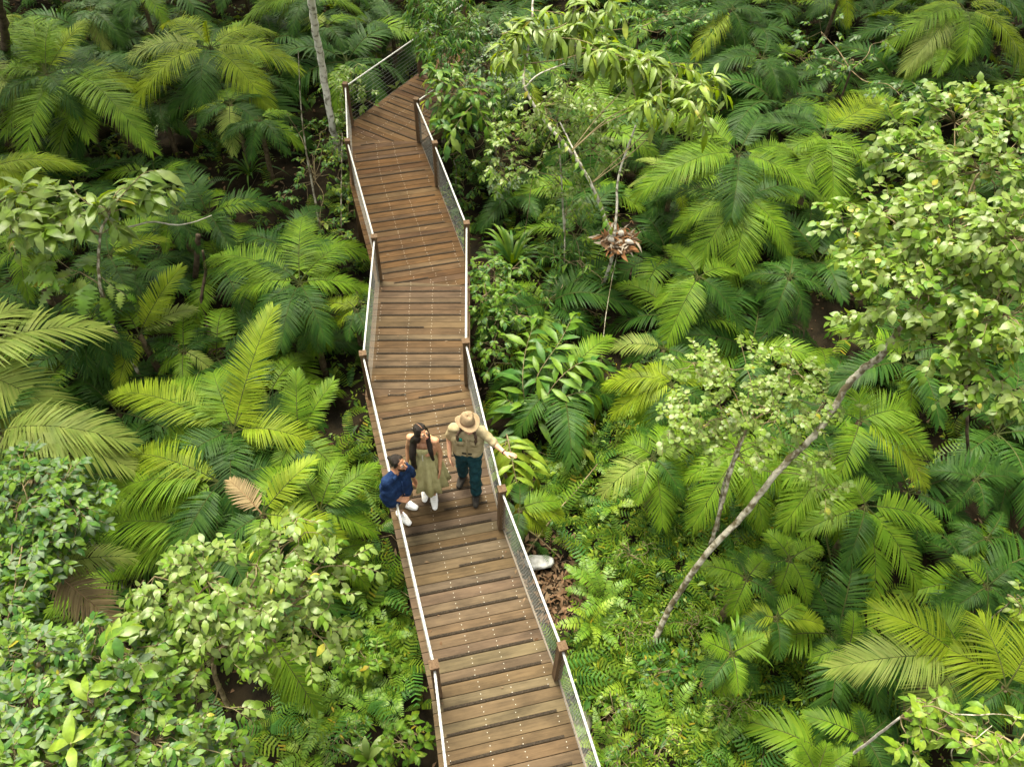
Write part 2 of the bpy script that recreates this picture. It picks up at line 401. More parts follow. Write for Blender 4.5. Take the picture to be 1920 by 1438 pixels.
# ------------------------------------------------------------------ palm fronds
def frond_geo(g, p0, p1, p2, n=40, L=.4, droop=.24, vee=.25, gaps=.03, wf=1.02, bare=.12, r0=.011, ang=(72, 28), m=0, mr=1, kink=0.0):
    """one feather frond: quadratic midrib p0-p1-p2, two rows of folded-down leaflets"""
    p0, p1, p2 = map(lambda a: np.asarray(a, float), (p0, p1, p2))
    s = np.linspace(0, 1, 13)[:, None]
    mid = (1 - s) ** 2 * p0 + 2 * s * (1 - s) * p1 + s * s * p2
    ln = np.linalg.norm(np.diff(mid, axis=0), axis=1).sum()
    g.add(*tube(mid, np.linspace(r0, r0 * .25, 13), 4), mr)
    up = np.array([0, 0, 1.0])
    for side in (-1, 1):
        t = bare + (1 - bare) * (np.arange(n) + .5 + .25 * rng.standard_normal(n)) / n
        t = np.clip(t[rng.random(n) > gaps], bare, .998)
        k = len(t); tt = t[:, None]
        b = (1 - tt) ** 2 * p0 + 2 * tt * (1 - tt) * p1 + tt * tt * p2
        T = nrm(2 * (1 - tt) * (p1 - p0) + 2 * tt * (p2 - p1))
        S = nrm(np.cross(T, up) + 1e-6); Nn = np.cross(S, T)
        q = (t - bare) / (1 - bare)
        a = np.radians(ang[0] + (ang[1] - ang[0]) * q ** 1.3 + 2.2 * rng.standard_normal(k))[:, None]
        ve = (vee + .08 * rng.standard_normal(k))[:, None]
        d = nrm(np.cos(a) * T + np.sin(a) * (side * S * np.cos(ve) + Nn * np.sin(ve)))
        prof = np.clip(q / .22 + .35, 0, 1) ** .8 * (1 - .62 * np.clip((q - .45) / .55, 0, 1) ** 1.6)
        l = (L * prof * (1 + .06 * rng.standard_normal(k)))[:, None]
        wid = (ln * (1 - bare) / n) * wf * np.ones((k, 1))
        lf_n = nrm(Nn - side * S * np.tan(np.clip(ve, -.9, .9)) * 0.6)
        wv = nrm(np.cross(lf_n, d))
        dr = (droop * (1 + .25 * rng.standard_normal(k)))[:, None]
        Vs = []
        for u, ww in ((0, .35), (.3, .55), (.68, .42), (1, .03)):
            c = b + d * l * u - up * dr * l * u ** 2.2
            Vs += [c - wv * wid * ww, c + wv * wid * ww]
        V = np.stack(Vs, 1).reshape(-1, 3)
        i = np.arange(k)[:, None] * 8
        F = np.stack([np.stack([i + j, i + j + 1, i + j + 3, i + j + 2], -1) for j in (0, 2, 4)], 1).reshape(-1, 4)
        g.add(V, F, m)

def frond_obj(parent, p0, p2, arch=.28, colr='G', name='frond', **kw):
    p0, p2 = np.asarray(p0, float), np.asarray(p2, float)
    ln = np.linalg.norm(p2 - p0)
    p1 = p0 * .5 + p2 * .5 + np.array([0, 0, arch * ln])
    g = Geo()
    kw.setdefault('L', np.clip(ln * .30, .17, .6)); kw.setdefault('n', int(np.clip(ln * 57, 46, 124)))
    frond_geo(g, p0, p1, p2, **kw)
    return g.obj(name, [FR[colr], M_RACHIS_B if colr == 'B' else M_RACHIS], parent, False)

def palm(label, uv, z, tips, colr='G', extra=4, arch=.28, Lf=None, below='D', group='feather palms of the understory', dead=0, n=None):
    """crown at pixel uv at height z; each tip = (u, v[, dz[, colour[, arch]]])"""
    c = P(uv[0], uv[1], z); gz = float(hgt(c[0], c[1]))
    root = thing('palm', label, 'palm', (c[0], c[1], gz - .05), group)
    lean = rng.normal(0, .06, 2)
    tr = np.array([[c[0] + lean[0] * (1 - q), c[1] + lean[1] * (1 - q), gz - .1 + (z - gz + .1) * q] for q in np.linspace(0, 1, 7)])
    g = Geo(); g.add(*tube(tr, np.linspace(.07, .04, 7) * (1 + .06 * rng.standard_normal(7)), 8)); g.obj('trunk', [M_PTRUNK], root)
    az = []
    gp = rng.uniform(.02, .09); dp = rng.uniform(.12, .48); broad = rng.random() < .25
    lens = []
    for tp in tips:
        dz = tp[2] if len(tp) > 2 else -.35
        cl = tp[3] if len(tp) > 3 else colr
        ar = tp[4] if len(tp) > 4 else arch
        e = P(tp[0], tp[1], z + dz); lens.append(np.linalg.norm(e - c)); az.append(math.atan2(e[1] - c[1], e[0] - c[0]))
        kw = dict(droop=dp)
        if broad and not n: kw['n'] = int(np.clip(lens[-1] * 36, 32, 76))
        if Lf: kw['L'] = Lf
        if n: kw['n'] = n
        frond_obj(root, c + [0, 0, .02], e, ar, cl, **kw)
    ml = np.mean(lens) if lens else 1.4
    for k in range(extra + 1):
        best, ba = -1, 0
        for _ in range(8):
            a = rng.uniform(-np.pi, np.pi); dd = min([abs((a - b + np.pi) % (2 * np.pi) - np.pi) for b in az] + [9])
            if dd > best: best, ba = dd, a
        az.append(ba); l = ml * rng.uniform(.8, 1.12)
        e = c + np.array([math.cos(ba) * l, math.sin(ba) * l, -rng.uniform(.2, .7) * l * .6])
        frond_obj(root, c, e, rng.uniform(.2, .38), below if rng.random() < .7 else colr, gaps=gp, droop=dp)
    for k in range(dead):
        a = rng.uniform(-np.pi, np.pi); l = ml * .8
        frond_obj(root, c - [0, 0, .1], c + np.array([math.cos(a) * l * .6, math.sin(a) * l * .6, -.75 * l]), .25, 'B', 'dead_frond', droop=.6, gaps=.25)
    return root

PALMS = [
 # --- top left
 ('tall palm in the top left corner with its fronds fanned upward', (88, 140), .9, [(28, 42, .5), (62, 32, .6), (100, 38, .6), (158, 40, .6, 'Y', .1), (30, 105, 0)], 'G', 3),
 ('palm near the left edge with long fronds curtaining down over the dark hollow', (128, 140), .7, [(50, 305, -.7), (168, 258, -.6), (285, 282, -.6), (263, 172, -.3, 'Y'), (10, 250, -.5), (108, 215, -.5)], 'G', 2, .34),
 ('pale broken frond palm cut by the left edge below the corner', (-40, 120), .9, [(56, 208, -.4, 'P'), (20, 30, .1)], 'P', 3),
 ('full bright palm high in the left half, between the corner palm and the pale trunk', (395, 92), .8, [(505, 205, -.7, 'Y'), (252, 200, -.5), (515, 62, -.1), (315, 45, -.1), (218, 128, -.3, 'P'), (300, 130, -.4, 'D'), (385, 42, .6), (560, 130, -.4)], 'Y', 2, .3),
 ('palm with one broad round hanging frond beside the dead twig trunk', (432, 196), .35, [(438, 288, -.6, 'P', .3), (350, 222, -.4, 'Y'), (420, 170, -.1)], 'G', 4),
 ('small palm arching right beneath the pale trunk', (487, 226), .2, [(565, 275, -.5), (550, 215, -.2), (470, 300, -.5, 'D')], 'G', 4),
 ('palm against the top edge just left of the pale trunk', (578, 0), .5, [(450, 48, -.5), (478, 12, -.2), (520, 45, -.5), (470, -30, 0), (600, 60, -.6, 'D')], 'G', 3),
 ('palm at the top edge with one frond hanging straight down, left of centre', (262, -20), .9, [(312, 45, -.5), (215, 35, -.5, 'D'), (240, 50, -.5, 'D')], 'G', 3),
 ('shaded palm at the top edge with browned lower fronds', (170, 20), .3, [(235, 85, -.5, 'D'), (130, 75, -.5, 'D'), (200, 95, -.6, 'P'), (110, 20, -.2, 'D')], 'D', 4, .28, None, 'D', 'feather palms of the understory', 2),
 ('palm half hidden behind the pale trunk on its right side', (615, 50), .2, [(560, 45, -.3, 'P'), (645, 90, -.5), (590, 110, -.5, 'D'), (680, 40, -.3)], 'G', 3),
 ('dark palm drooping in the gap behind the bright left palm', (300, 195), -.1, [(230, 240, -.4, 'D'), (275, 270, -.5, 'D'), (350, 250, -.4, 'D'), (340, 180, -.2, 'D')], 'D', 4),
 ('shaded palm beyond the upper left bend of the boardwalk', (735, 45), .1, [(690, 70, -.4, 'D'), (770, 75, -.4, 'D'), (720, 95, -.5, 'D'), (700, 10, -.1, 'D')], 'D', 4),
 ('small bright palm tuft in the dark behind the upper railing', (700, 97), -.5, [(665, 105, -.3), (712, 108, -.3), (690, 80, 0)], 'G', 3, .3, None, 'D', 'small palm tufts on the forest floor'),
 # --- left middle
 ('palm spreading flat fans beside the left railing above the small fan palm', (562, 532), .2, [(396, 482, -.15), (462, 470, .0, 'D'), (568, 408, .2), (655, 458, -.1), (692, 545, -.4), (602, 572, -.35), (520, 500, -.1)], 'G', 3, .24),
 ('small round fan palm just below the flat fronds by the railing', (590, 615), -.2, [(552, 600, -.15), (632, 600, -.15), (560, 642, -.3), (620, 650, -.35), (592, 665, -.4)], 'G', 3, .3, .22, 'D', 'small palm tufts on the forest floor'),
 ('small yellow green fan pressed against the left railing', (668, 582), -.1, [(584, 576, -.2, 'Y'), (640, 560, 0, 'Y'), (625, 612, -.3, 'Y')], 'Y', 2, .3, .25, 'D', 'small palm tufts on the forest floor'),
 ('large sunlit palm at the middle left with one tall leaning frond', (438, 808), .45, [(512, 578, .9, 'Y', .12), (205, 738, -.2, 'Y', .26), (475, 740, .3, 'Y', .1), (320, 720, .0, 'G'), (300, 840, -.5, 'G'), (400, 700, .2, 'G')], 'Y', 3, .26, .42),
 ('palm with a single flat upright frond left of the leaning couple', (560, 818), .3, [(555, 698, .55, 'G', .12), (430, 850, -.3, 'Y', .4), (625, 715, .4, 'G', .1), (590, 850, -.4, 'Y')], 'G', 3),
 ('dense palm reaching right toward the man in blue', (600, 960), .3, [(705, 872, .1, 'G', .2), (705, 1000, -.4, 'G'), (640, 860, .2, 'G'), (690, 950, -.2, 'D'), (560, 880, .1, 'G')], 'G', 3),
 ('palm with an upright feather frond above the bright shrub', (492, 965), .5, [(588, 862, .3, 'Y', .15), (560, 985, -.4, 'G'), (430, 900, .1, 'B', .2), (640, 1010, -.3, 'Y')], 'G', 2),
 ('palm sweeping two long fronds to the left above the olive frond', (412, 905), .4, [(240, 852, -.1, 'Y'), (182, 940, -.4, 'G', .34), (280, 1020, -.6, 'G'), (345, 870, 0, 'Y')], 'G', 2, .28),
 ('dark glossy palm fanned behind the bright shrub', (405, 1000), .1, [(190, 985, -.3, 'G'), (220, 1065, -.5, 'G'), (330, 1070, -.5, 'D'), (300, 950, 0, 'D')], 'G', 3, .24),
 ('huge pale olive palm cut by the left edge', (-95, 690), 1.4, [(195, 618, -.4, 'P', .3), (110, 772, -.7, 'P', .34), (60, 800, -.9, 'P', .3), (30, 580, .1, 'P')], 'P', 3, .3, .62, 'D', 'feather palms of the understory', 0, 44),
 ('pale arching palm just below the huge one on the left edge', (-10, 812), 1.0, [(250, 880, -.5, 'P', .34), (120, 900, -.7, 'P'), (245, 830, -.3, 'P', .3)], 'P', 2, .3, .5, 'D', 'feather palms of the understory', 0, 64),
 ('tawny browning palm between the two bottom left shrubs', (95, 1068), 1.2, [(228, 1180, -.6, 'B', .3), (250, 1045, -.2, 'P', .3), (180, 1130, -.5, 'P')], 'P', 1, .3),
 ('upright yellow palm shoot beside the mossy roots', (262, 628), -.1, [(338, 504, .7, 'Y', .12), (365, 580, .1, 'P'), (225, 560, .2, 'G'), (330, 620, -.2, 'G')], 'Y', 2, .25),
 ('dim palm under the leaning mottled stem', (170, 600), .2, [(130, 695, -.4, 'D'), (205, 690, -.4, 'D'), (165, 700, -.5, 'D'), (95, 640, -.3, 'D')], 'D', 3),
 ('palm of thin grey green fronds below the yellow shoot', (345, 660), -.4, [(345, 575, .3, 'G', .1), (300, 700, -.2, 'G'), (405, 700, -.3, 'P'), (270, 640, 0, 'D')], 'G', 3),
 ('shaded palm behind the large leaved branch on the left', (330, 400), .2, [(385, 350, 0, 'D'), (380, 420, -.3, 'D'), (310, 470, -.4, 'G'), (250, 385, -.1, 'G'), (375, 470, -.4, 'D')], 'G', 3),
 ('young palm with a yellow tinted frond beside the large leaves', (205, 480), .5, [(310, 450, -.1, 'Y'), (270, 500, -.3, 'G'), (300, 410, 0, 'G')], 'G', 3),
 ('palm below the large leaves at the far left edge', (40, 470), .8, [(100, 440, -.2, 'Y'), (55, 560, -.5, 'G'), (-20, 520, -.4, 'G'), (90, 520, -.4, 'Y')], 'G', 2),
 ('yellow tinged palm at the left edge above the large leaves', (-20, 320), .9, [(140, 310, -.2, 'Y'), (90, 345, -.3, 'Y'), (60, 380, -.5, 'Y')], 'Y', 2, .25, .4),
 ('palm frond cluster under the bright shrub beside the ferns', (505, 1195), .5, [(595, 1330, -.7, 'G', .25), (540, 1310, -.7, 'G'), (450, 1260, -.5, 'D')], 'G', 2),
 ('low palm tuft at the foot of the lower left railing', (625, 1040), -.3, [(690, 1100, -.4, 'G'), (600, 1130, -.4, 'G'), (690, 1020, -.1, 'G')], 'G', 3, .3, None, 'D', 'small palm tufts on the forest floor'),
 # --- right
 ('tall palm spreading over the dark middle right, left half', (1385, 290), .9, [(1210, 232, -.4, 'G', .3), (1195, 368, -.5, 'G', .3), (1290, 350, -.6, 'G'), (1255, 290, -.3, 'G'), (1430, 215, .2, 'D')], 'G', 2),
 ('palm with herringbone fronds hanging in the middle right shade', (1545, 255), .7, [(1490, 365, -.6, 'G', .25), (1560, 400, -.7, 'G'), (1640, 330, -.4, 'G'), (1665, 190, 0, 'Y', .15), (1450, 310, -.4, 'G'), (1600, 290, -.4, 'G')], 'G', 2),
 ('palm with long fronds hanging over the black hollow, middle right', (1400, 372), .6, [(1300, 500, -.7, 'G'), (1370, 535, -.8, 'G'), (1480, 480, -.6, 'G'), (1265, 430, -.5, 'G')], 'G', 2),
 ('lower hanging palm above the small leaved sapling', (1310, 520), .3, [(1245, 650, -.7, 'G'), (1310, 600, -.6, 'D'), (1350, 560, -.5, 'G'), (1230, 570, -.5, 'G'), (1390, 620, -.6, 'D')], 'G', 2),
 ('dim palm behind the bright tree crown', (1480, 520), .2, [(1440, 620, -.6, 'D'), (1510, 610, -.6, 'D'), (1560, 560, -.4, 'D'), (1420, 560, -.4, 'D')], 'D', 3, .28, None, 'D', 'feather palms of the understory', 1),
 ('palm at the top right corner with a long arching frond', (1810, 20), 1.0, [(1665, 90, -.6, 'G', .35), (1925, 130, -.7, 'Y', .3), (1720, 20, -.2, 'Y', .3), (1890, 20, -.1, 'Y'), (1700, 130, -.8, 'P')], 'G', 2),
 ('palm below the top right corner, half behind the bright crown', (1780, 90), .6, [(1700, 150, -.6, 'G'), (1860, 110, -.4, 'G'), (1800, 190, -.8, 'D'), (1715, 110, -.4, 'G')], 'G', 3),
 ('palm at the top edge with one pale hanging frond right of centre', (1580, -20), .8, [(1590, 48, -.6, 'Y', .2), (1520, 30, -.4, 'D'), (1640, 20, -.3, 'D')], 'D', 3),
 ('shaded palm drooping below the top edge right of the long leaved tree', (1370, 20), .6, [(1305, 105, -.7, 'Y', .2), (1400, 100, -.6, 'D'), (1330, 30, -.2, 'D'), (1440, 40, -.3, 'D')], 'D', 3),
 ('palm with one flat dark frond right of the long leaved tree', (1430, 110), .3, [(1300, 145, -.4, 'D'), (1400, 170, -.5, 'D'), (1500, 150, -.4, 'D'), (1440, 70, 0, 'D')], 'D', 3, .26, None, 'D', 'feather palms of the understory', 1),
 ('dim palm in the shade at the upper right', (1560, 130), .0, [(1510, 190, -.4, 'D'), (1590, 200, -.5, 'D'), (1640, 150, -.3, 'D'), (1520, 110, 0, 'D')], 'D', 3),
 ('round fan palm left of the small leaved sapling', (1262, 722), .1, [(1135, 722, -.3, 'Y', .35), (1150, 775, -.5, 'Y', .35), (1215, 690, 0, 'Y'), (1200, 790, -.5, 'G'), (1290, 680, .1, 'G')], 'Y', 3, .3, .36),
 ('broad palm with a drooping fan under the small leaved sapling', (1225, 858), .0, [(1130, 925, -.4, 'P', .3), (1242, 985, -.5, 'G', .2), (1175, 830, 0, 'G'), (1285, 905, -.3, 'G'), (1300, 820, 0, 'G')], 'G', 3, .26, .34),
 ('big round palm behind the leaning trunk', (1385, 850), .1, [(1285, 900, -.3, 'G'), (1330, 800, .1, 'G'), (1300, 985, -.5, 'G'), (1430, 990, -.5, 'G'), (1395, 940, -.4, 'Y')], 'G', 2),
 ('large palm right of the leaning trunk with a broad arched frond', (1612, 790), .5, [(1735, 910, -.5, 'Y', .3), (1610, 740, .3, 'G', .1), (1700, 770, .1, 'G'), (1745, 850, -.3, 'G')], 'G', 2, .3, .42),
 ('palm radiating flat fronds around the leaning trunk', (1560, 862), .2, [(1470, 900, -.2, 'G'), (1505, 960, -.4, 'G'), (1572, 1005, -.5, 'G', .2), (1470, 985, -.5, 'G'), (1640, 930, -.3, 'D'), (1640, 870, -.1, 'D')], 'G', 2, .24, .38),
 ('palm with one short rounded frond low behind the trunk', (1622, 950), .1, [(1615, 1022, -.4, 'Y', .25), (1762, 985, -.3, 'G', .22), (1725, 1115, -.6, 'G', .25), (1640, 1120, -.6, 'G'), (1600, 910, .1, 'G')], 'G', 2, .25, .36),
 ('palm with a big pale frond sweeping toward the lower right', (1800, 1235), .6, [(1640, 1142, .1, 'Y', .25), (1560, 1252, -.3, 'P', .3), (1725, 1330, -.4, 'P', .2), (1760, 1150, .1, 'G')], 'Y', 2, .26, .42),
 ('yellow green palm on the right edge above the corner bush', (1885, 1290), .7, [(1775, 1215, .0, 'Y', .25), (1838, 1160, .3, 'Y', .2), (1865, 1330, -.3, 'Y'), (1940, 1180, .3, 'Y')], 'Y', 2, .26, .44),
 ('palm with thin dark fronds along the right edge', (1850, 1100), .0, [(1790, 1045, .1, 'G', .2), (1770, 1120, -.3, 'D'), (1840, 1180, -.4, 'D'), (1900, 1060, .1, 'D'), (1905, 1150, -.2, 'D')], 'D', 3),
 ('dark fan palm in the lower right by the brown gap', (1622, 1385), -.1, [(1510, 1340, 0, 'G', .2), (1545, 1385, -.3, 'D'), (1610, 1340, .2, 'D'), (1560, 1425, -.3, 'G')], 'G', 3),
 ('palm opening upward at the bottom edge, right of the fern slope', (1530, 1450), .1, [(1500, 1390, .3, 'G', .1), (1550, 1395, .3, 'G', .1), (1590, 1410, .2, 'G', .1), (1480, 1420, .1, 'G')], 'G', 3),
 ('small dark palm near the right edge under the bright crown', (1830, 900), -.2, [(1780, 960, -.4, 'D'), (1870, 955, -.4, 'D'), (1900, 900, -.2, 'D'), (1790, 880, -.1, 'D')], 'D', 3),
 ('low dark palm right of the drooping crown tip', (1850, 1010), -.5, [(1770, 1015, -.2, 'D'), (1830, 1050, -.3, 'D'), (1910, 1020, -.2, 'D'), (1880, 960, 0, 'D')], 'D', 3),
 ('dead leaved palm with bent stems in the brown hollow', (1590, 1215), -.3, [(1630, 1260, -.2, 'B', .3), (1540, 1270, -.3, 'G'), (1600, 1150, .3, 'G'), (1560, 1160, .2, 'D')], 'G', 3, .3, None, 'D', 'feather palms of the understory', 2),
 ('palm with glossy herringbone fronds below the fork of the leaning trunk', (1400, 1085), .1, [(1435, 1045, .0, 'G', .3), (1372, 1150, -.3, 'G', .3), (1330, 1080, 0, 'G'), (1290, 1060, 0, 'G')], 'G', 3, .3, .2),
 ('glossy palm right of the trunk fork over the dark slope', (1480, 1050), .1, [(1515, 1130, -.4, 'G', .3), (1440, 1000, .1, 'G'), (1535, 1020, 0, 'G'), (1460, 1110, -.3, 'G')], 'G', 3, .3, .2),
 ('bright yellowish palm tuft in the middle of the fern slope', (1455, 1160), -.1, [(1540, 1170, -.1, 'Y', .25), (1400, 1155, -.1, 'Y'), (1480, 1210, -.3, 'G'), (1500, 1130, 0, 'G')], 'Y', 3, .3, .22),
 ('palm with stiff narrow fronds standing on the fern slope', (1372, 1225), .1, [(1395, 1275, -.3, 'Y'), (1320, 1200, .2, 'G', .05), (1430, 1195, .2, 'G', .05), (1350, 1300, -.4, 'G'), (1420, 1290, -.4, 'D')], 'G', 3, .25, .2),
 ('small bright palm fan leaning out beside the guide side railing', (975, 955), -.5, [(1055, 968, -.2, 'Y', .3), (1020, 995, -.3, 'Y', .25), (1045, 940, 0, 'G')], 'Y', 2, .3, .24, 'D', 'small palm tufts on the forest floor'),
 ('sparse brown tipped palm near the hanging vine', (1245, 655), -.4, [(1140, 655, -.2, 'P'), (1170, 680, -.3, 'D'), (1230, 620, 0, 'D')], 'D', 3),
 ('palm with thin fronds to the right of the hanging nest', (1265, 330), .2, [(1195, 300, 0, 'P'), (1180, 350, -.3, 'P'), (1285, 420, -.5, 'Y', .2), (1330, 380, -.4, 'B')], 'G', 3, .28, .18),
 ('palm behind the long leaved tree, dim in the shade', (990, 155), .2, [(930, 170, -.3, 'G'), (1010, 210, -.4, 'Y'), (950, 130, 0, 'G'), (1040, 150, -.2, 'D')], 'G', 3),
 ('dim palm at the top edge behind the long leaved tree', (915, 25), .2, [(870, 40, -.3, 'G'), (950, 60, -.4, 'D'), (890, 75, -.4, 'D')], 'D', 3),
]
for a in PALMS: palm(*a)

# filler palms in the shade, alike and far too overgrown to tell apart: shared fronds
lib = []
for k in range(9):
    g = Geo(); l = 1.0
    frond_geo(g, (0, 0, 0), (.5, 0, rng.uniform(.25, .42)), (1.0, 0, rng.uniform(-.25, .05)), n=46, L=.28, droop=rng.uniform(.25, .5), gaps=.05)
    lib.append(g.mesh('frond', [FR['D' if k < 7 else 'G'], M_RACHIS], smooth=False))  # mostly the darkened green, so the pockets between palms read as shade
def filler_palm(x, y, hz, label, group, nf=7, size=1.3):
    gz = float(hgt(x, y)); root = thing('palm', label, 'palm', (x, y, gz), group)
    g = Geo(); g.add(*tube([(x, y, gz - .05), (x + .03, y, gz + hz * .5), (x, y, gz + hz)], [.05, .045, .04], 6)); g.obj('trunk', [M_PTRUNK], root)
    a0 = rng.uniform(0, 6)
    for k in range(nf):
        o = link('frond', lib[rng.integers(len(lib))], root, (0, 0, hz))
        s = size * rng.uniform(.75, 1.2)
        o.rotation_euler = (rng.normal(0, .15), rng.uniform(-.35, .3), a0 + k * 2 * np.pi / nf + rng.normal(0, .25)); o.scale = (s, s, s)
spots = []
GAPS = [(*P(u, v, -1.3)[:2], r) for u, v, r in ((520, 350, 1.5), (1190, 570, 1.0), (1450, 600, 1.2), (1590, 1120, .9), (1840, 960, .9), (400, 600, .9), (740, 80, 1.5), (310, 230, 1.2), (1560, 620, .9), (1480, 150, 1.5))]
for _ in range(4000):
    x, y = rng.uniform(-17, 17), rng.uniform(2.5, 29)
    if abs(x) > 4.8 + y * .56: continue
    def segd(poly):
        return min(np.linalg.norm(np.array([x, y]) - (np.array(poly[i]) + np.clip(((np.array([x, y]) - poly[i]) @ (poly[i + 1] - poly[i])) / ((poly[i + 1] - poly[i]) @ (poly[i + 1] - poly[i])), 0, 1) * (poly[i + 1] - poly[i]))) for i in range(len(poly) - 1))
    if min(segd(Lw), segd(Rw)) < 1.3: continue
    if 1.0 < x < 4.4 and y < 8.5: continue
    if x < -.3 and y < 4.5: continue
    if any((x - q[0]) ** 2 + (y - q[1]) ** 2 < q[2] ** 2 for q in GAPS): continue
    if any((x - a) ** 2 + (y - b) ** 2 < (1.3 if y < 15 else 1.75) ** 2 for a, b in spots): continue
    spots.append((x, y))
MARK = [('the pale bare tree', (612, 180)), ('the upper left railing corner', (655, 250)), ('the litter nest', (1160, 460)), ('the hanging vine', (1130, 690)), ('the leaning trunk foot', (1215, 1225)), ('the white rock', (1012, 1050)),
  ('the huge pale olive palm', (20, 690)), ('the tawny browning palm', (120, 1100)), ('the mossy roots', (385, 560)), ('the round hanging frond', (435, 240)), ('the tall corner palm', (90, 130)), ('the large sunlit palm', (420, 810)), ('the man in navy', (690, 960)),
  ('the ginger plant', (1040, 720)), ('the strap leaf clump', (960, 490)), ('the grey leaved bush tree', (920, 120)), ('the long leaved sprays', (1250, 180)), ('the herringbone palm', (1530, 300)), ('the top right palm', (1800, 60)), ('the big pale crown', (1780, 420)), ('the drooping crown tip', (1800, 800)),
  ('the small leaved sapling', (1400, 740)), ('the broad arched frond', (1690, 860)), ('the corner bush', (1760, 1370)), ('the brown hollow', (1590, 1200)), ('the spiky tuft', (1372, 1225)), ('the left bend', (690, 740)), ('the flat fan palm', (560, 520)), ('the large leaved branch', (200, 400)), ('the glossy corner shrub', (150, 1330)), ('the dark upper hollow', (1480, 580))]
MW = [(nm, P(u, v, -.6)) for nm, (u, v) in MARK]
used_l = {}
for x, y in spots:
    far = y > 15; p = np.array([x, y])
    near = sorted(MW, key=lambda r: np.hypot(r[1][0] - x, r[1][1] - y))
    cand = []
    for nm, q in near[:3]:
        d = p - q[:2]; D = np.hypot(*d)
        side = ('right of ' if d[0] > 0 else 'left of ') if abs(d[0]) > abs(d[1]) else ('behind ' if d[1] > 0 else 'in front of ')
        cand.append('dim shaded palm ' + ('just ' if D < 1.2 else 'well ' if D > 2.6 else '') + side + nm)
    for i_, j_ in ((0, 1), (0, 2), (1, 2), (0, 3), (1, 3), (0, 4)): cand.append('dim shaded palm between ' + near[i_][0] + ' and ' + near[j_][0])
    lab = next((c_ for c_ in cand if c_ not in used_l), cand[0])
    used_l[lab] = 1
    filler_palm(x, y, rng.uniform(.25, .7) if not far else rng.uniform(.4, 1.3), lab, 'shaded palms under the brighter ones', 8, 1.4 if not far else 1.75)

# ------------------------------------------------------------------ leaves
def leaf_geo(wid=.5, droop=.22, fold=.25, peak=.42, split=0, ns=5):
    """leaf of length 1 along +x, folded along the midrib; returns V, F (quads)"""
    if split: ts = np.linspace(0, 1, 14)
    else: ts = np.array([0, .16, .42, .72, 1.0]) if ns == 5 else np.array([0, .45, 1.0])
    V = []
    for i, t in enumerate(ts):
        if t in (0, 1): hw = .012
        else:
            hw = wid / 2 * (np.sin(np.pi * min(t / peak, 1) / 2) if t < peak else np.cos(np.pi / 2 * ((t - peak) / (1 - peak))) ** .8)
            if split and i % 2 == 0 and i > 2: hw *= .35
        z = -droop * t ** 2 + .05 * np.sin(np.pi * t)
        V += [(t, hw, z + fold * hw - .5 * hw * hw), (t, 0, z), (t, -hw, z + fold * hw - .5 * hw * hw)]
    F = []
    for i in range(len(ts) - 1):
        a = i * 3
        F += [[a, a + 1, a + 4, a + 3], [a + 1, a + 2, a + 5, a + 4]]
    return np.array(V), np.array(F)[:, ::-1]
LG = {
 'ovate': [leaf_geo(.52, d, f) for d, f in ((.1, .2), (.25, .3), (.38, .15))],
 'heart': [leaf_geo(.72, d, f, .33) for d, f in ((.1, .15), (.28, .2), (.4, .1))],
 'round': [leaf_geo(.78, d, f, .5) for d, f in ((.05, .1), (.2, .2), (.3, .05))],
 'ellip': [leaf_geo(.42, d, f, .46) for d, f in ((.1, .25), (.3, .2), (.45, .3))],
 'lance': [leaf_geo(.24, d, f, .4) for d, f in ((.15, .3), (.4, .3), (.6, .2))],
 'long': [leaf_geo(.30, d, f, .5) for d, f in ((.2, .35), (.5, .3), (.7, .3))],
 'split': [leaf_geo(.72, d, .1, .4, 1) for d in (.15, .3, .4)],
 'tiny': [leaf_geo(.42, d, .25, .45, 0, 3) for d in (.1, .25, .4)],
}
def place(leaf, B, pos, size):
    V, F = leaf; n = len(pos)
    W = np.einsum('nij,vj->nvi', B * size[:, None, None], V) + pos[:, None]
    return W.reshape(-1, 3), (F[None] + (np.arange(n) * len(V))[:, None, None]).reshape(-1, 4)
def basis(d, up):
    x = nrm(d); y = nrm(np.cross(up, x)); z = np.cross(x, y)
    return np.stack([x, y, z], -1)

def put_leaves(root, pos, B, size, kind, colr, limit=300):
    """the leaves that show largest as parts, the rest joined"""
    pos = np.asarray(pos); B = np.asarray(B); size = np.asarray(size); n = len(pos)
    if n == 0: return
    dz = (pos - C0) @ _fw; px = size / dz
    order = np.argsort(-px * (1 + .25 * rng.random(n)))
    k = min(limit, n); one, rest = order[:k], order[k:]
    mats = [LF[c] for c in colr]
    ms = [[mesh('leaf', V, F, [mt], True) for V, F in LG[kind]] for mt in mats]
    loc = np.array(root.location)
    for j in one:
        o = link('leaf', ms[rng.integers(len(ms))][rng.integers(3)], root)
        M = np.eye(4); M[:3, :3] = B[j] * size[j]; M[:3, 3] = pos[j] - loc
        o.matrix_local = Matrix(M.tolist())
    if len(rest):
        g = Geo(); var = rng.integers(3, size=len(rest)); cm = rng.integers(len(mats), size=len(rest))
        for v in range(3):
            for c in range(len(mats)):
                s = rest[(var == v) & (cm == c)]
                if len(s): g.add(*place(LG[kind][v], B[s], pos[s], size[s]), c)
        g.obj('foliage', mats, root)['kind'] = 'stuff'

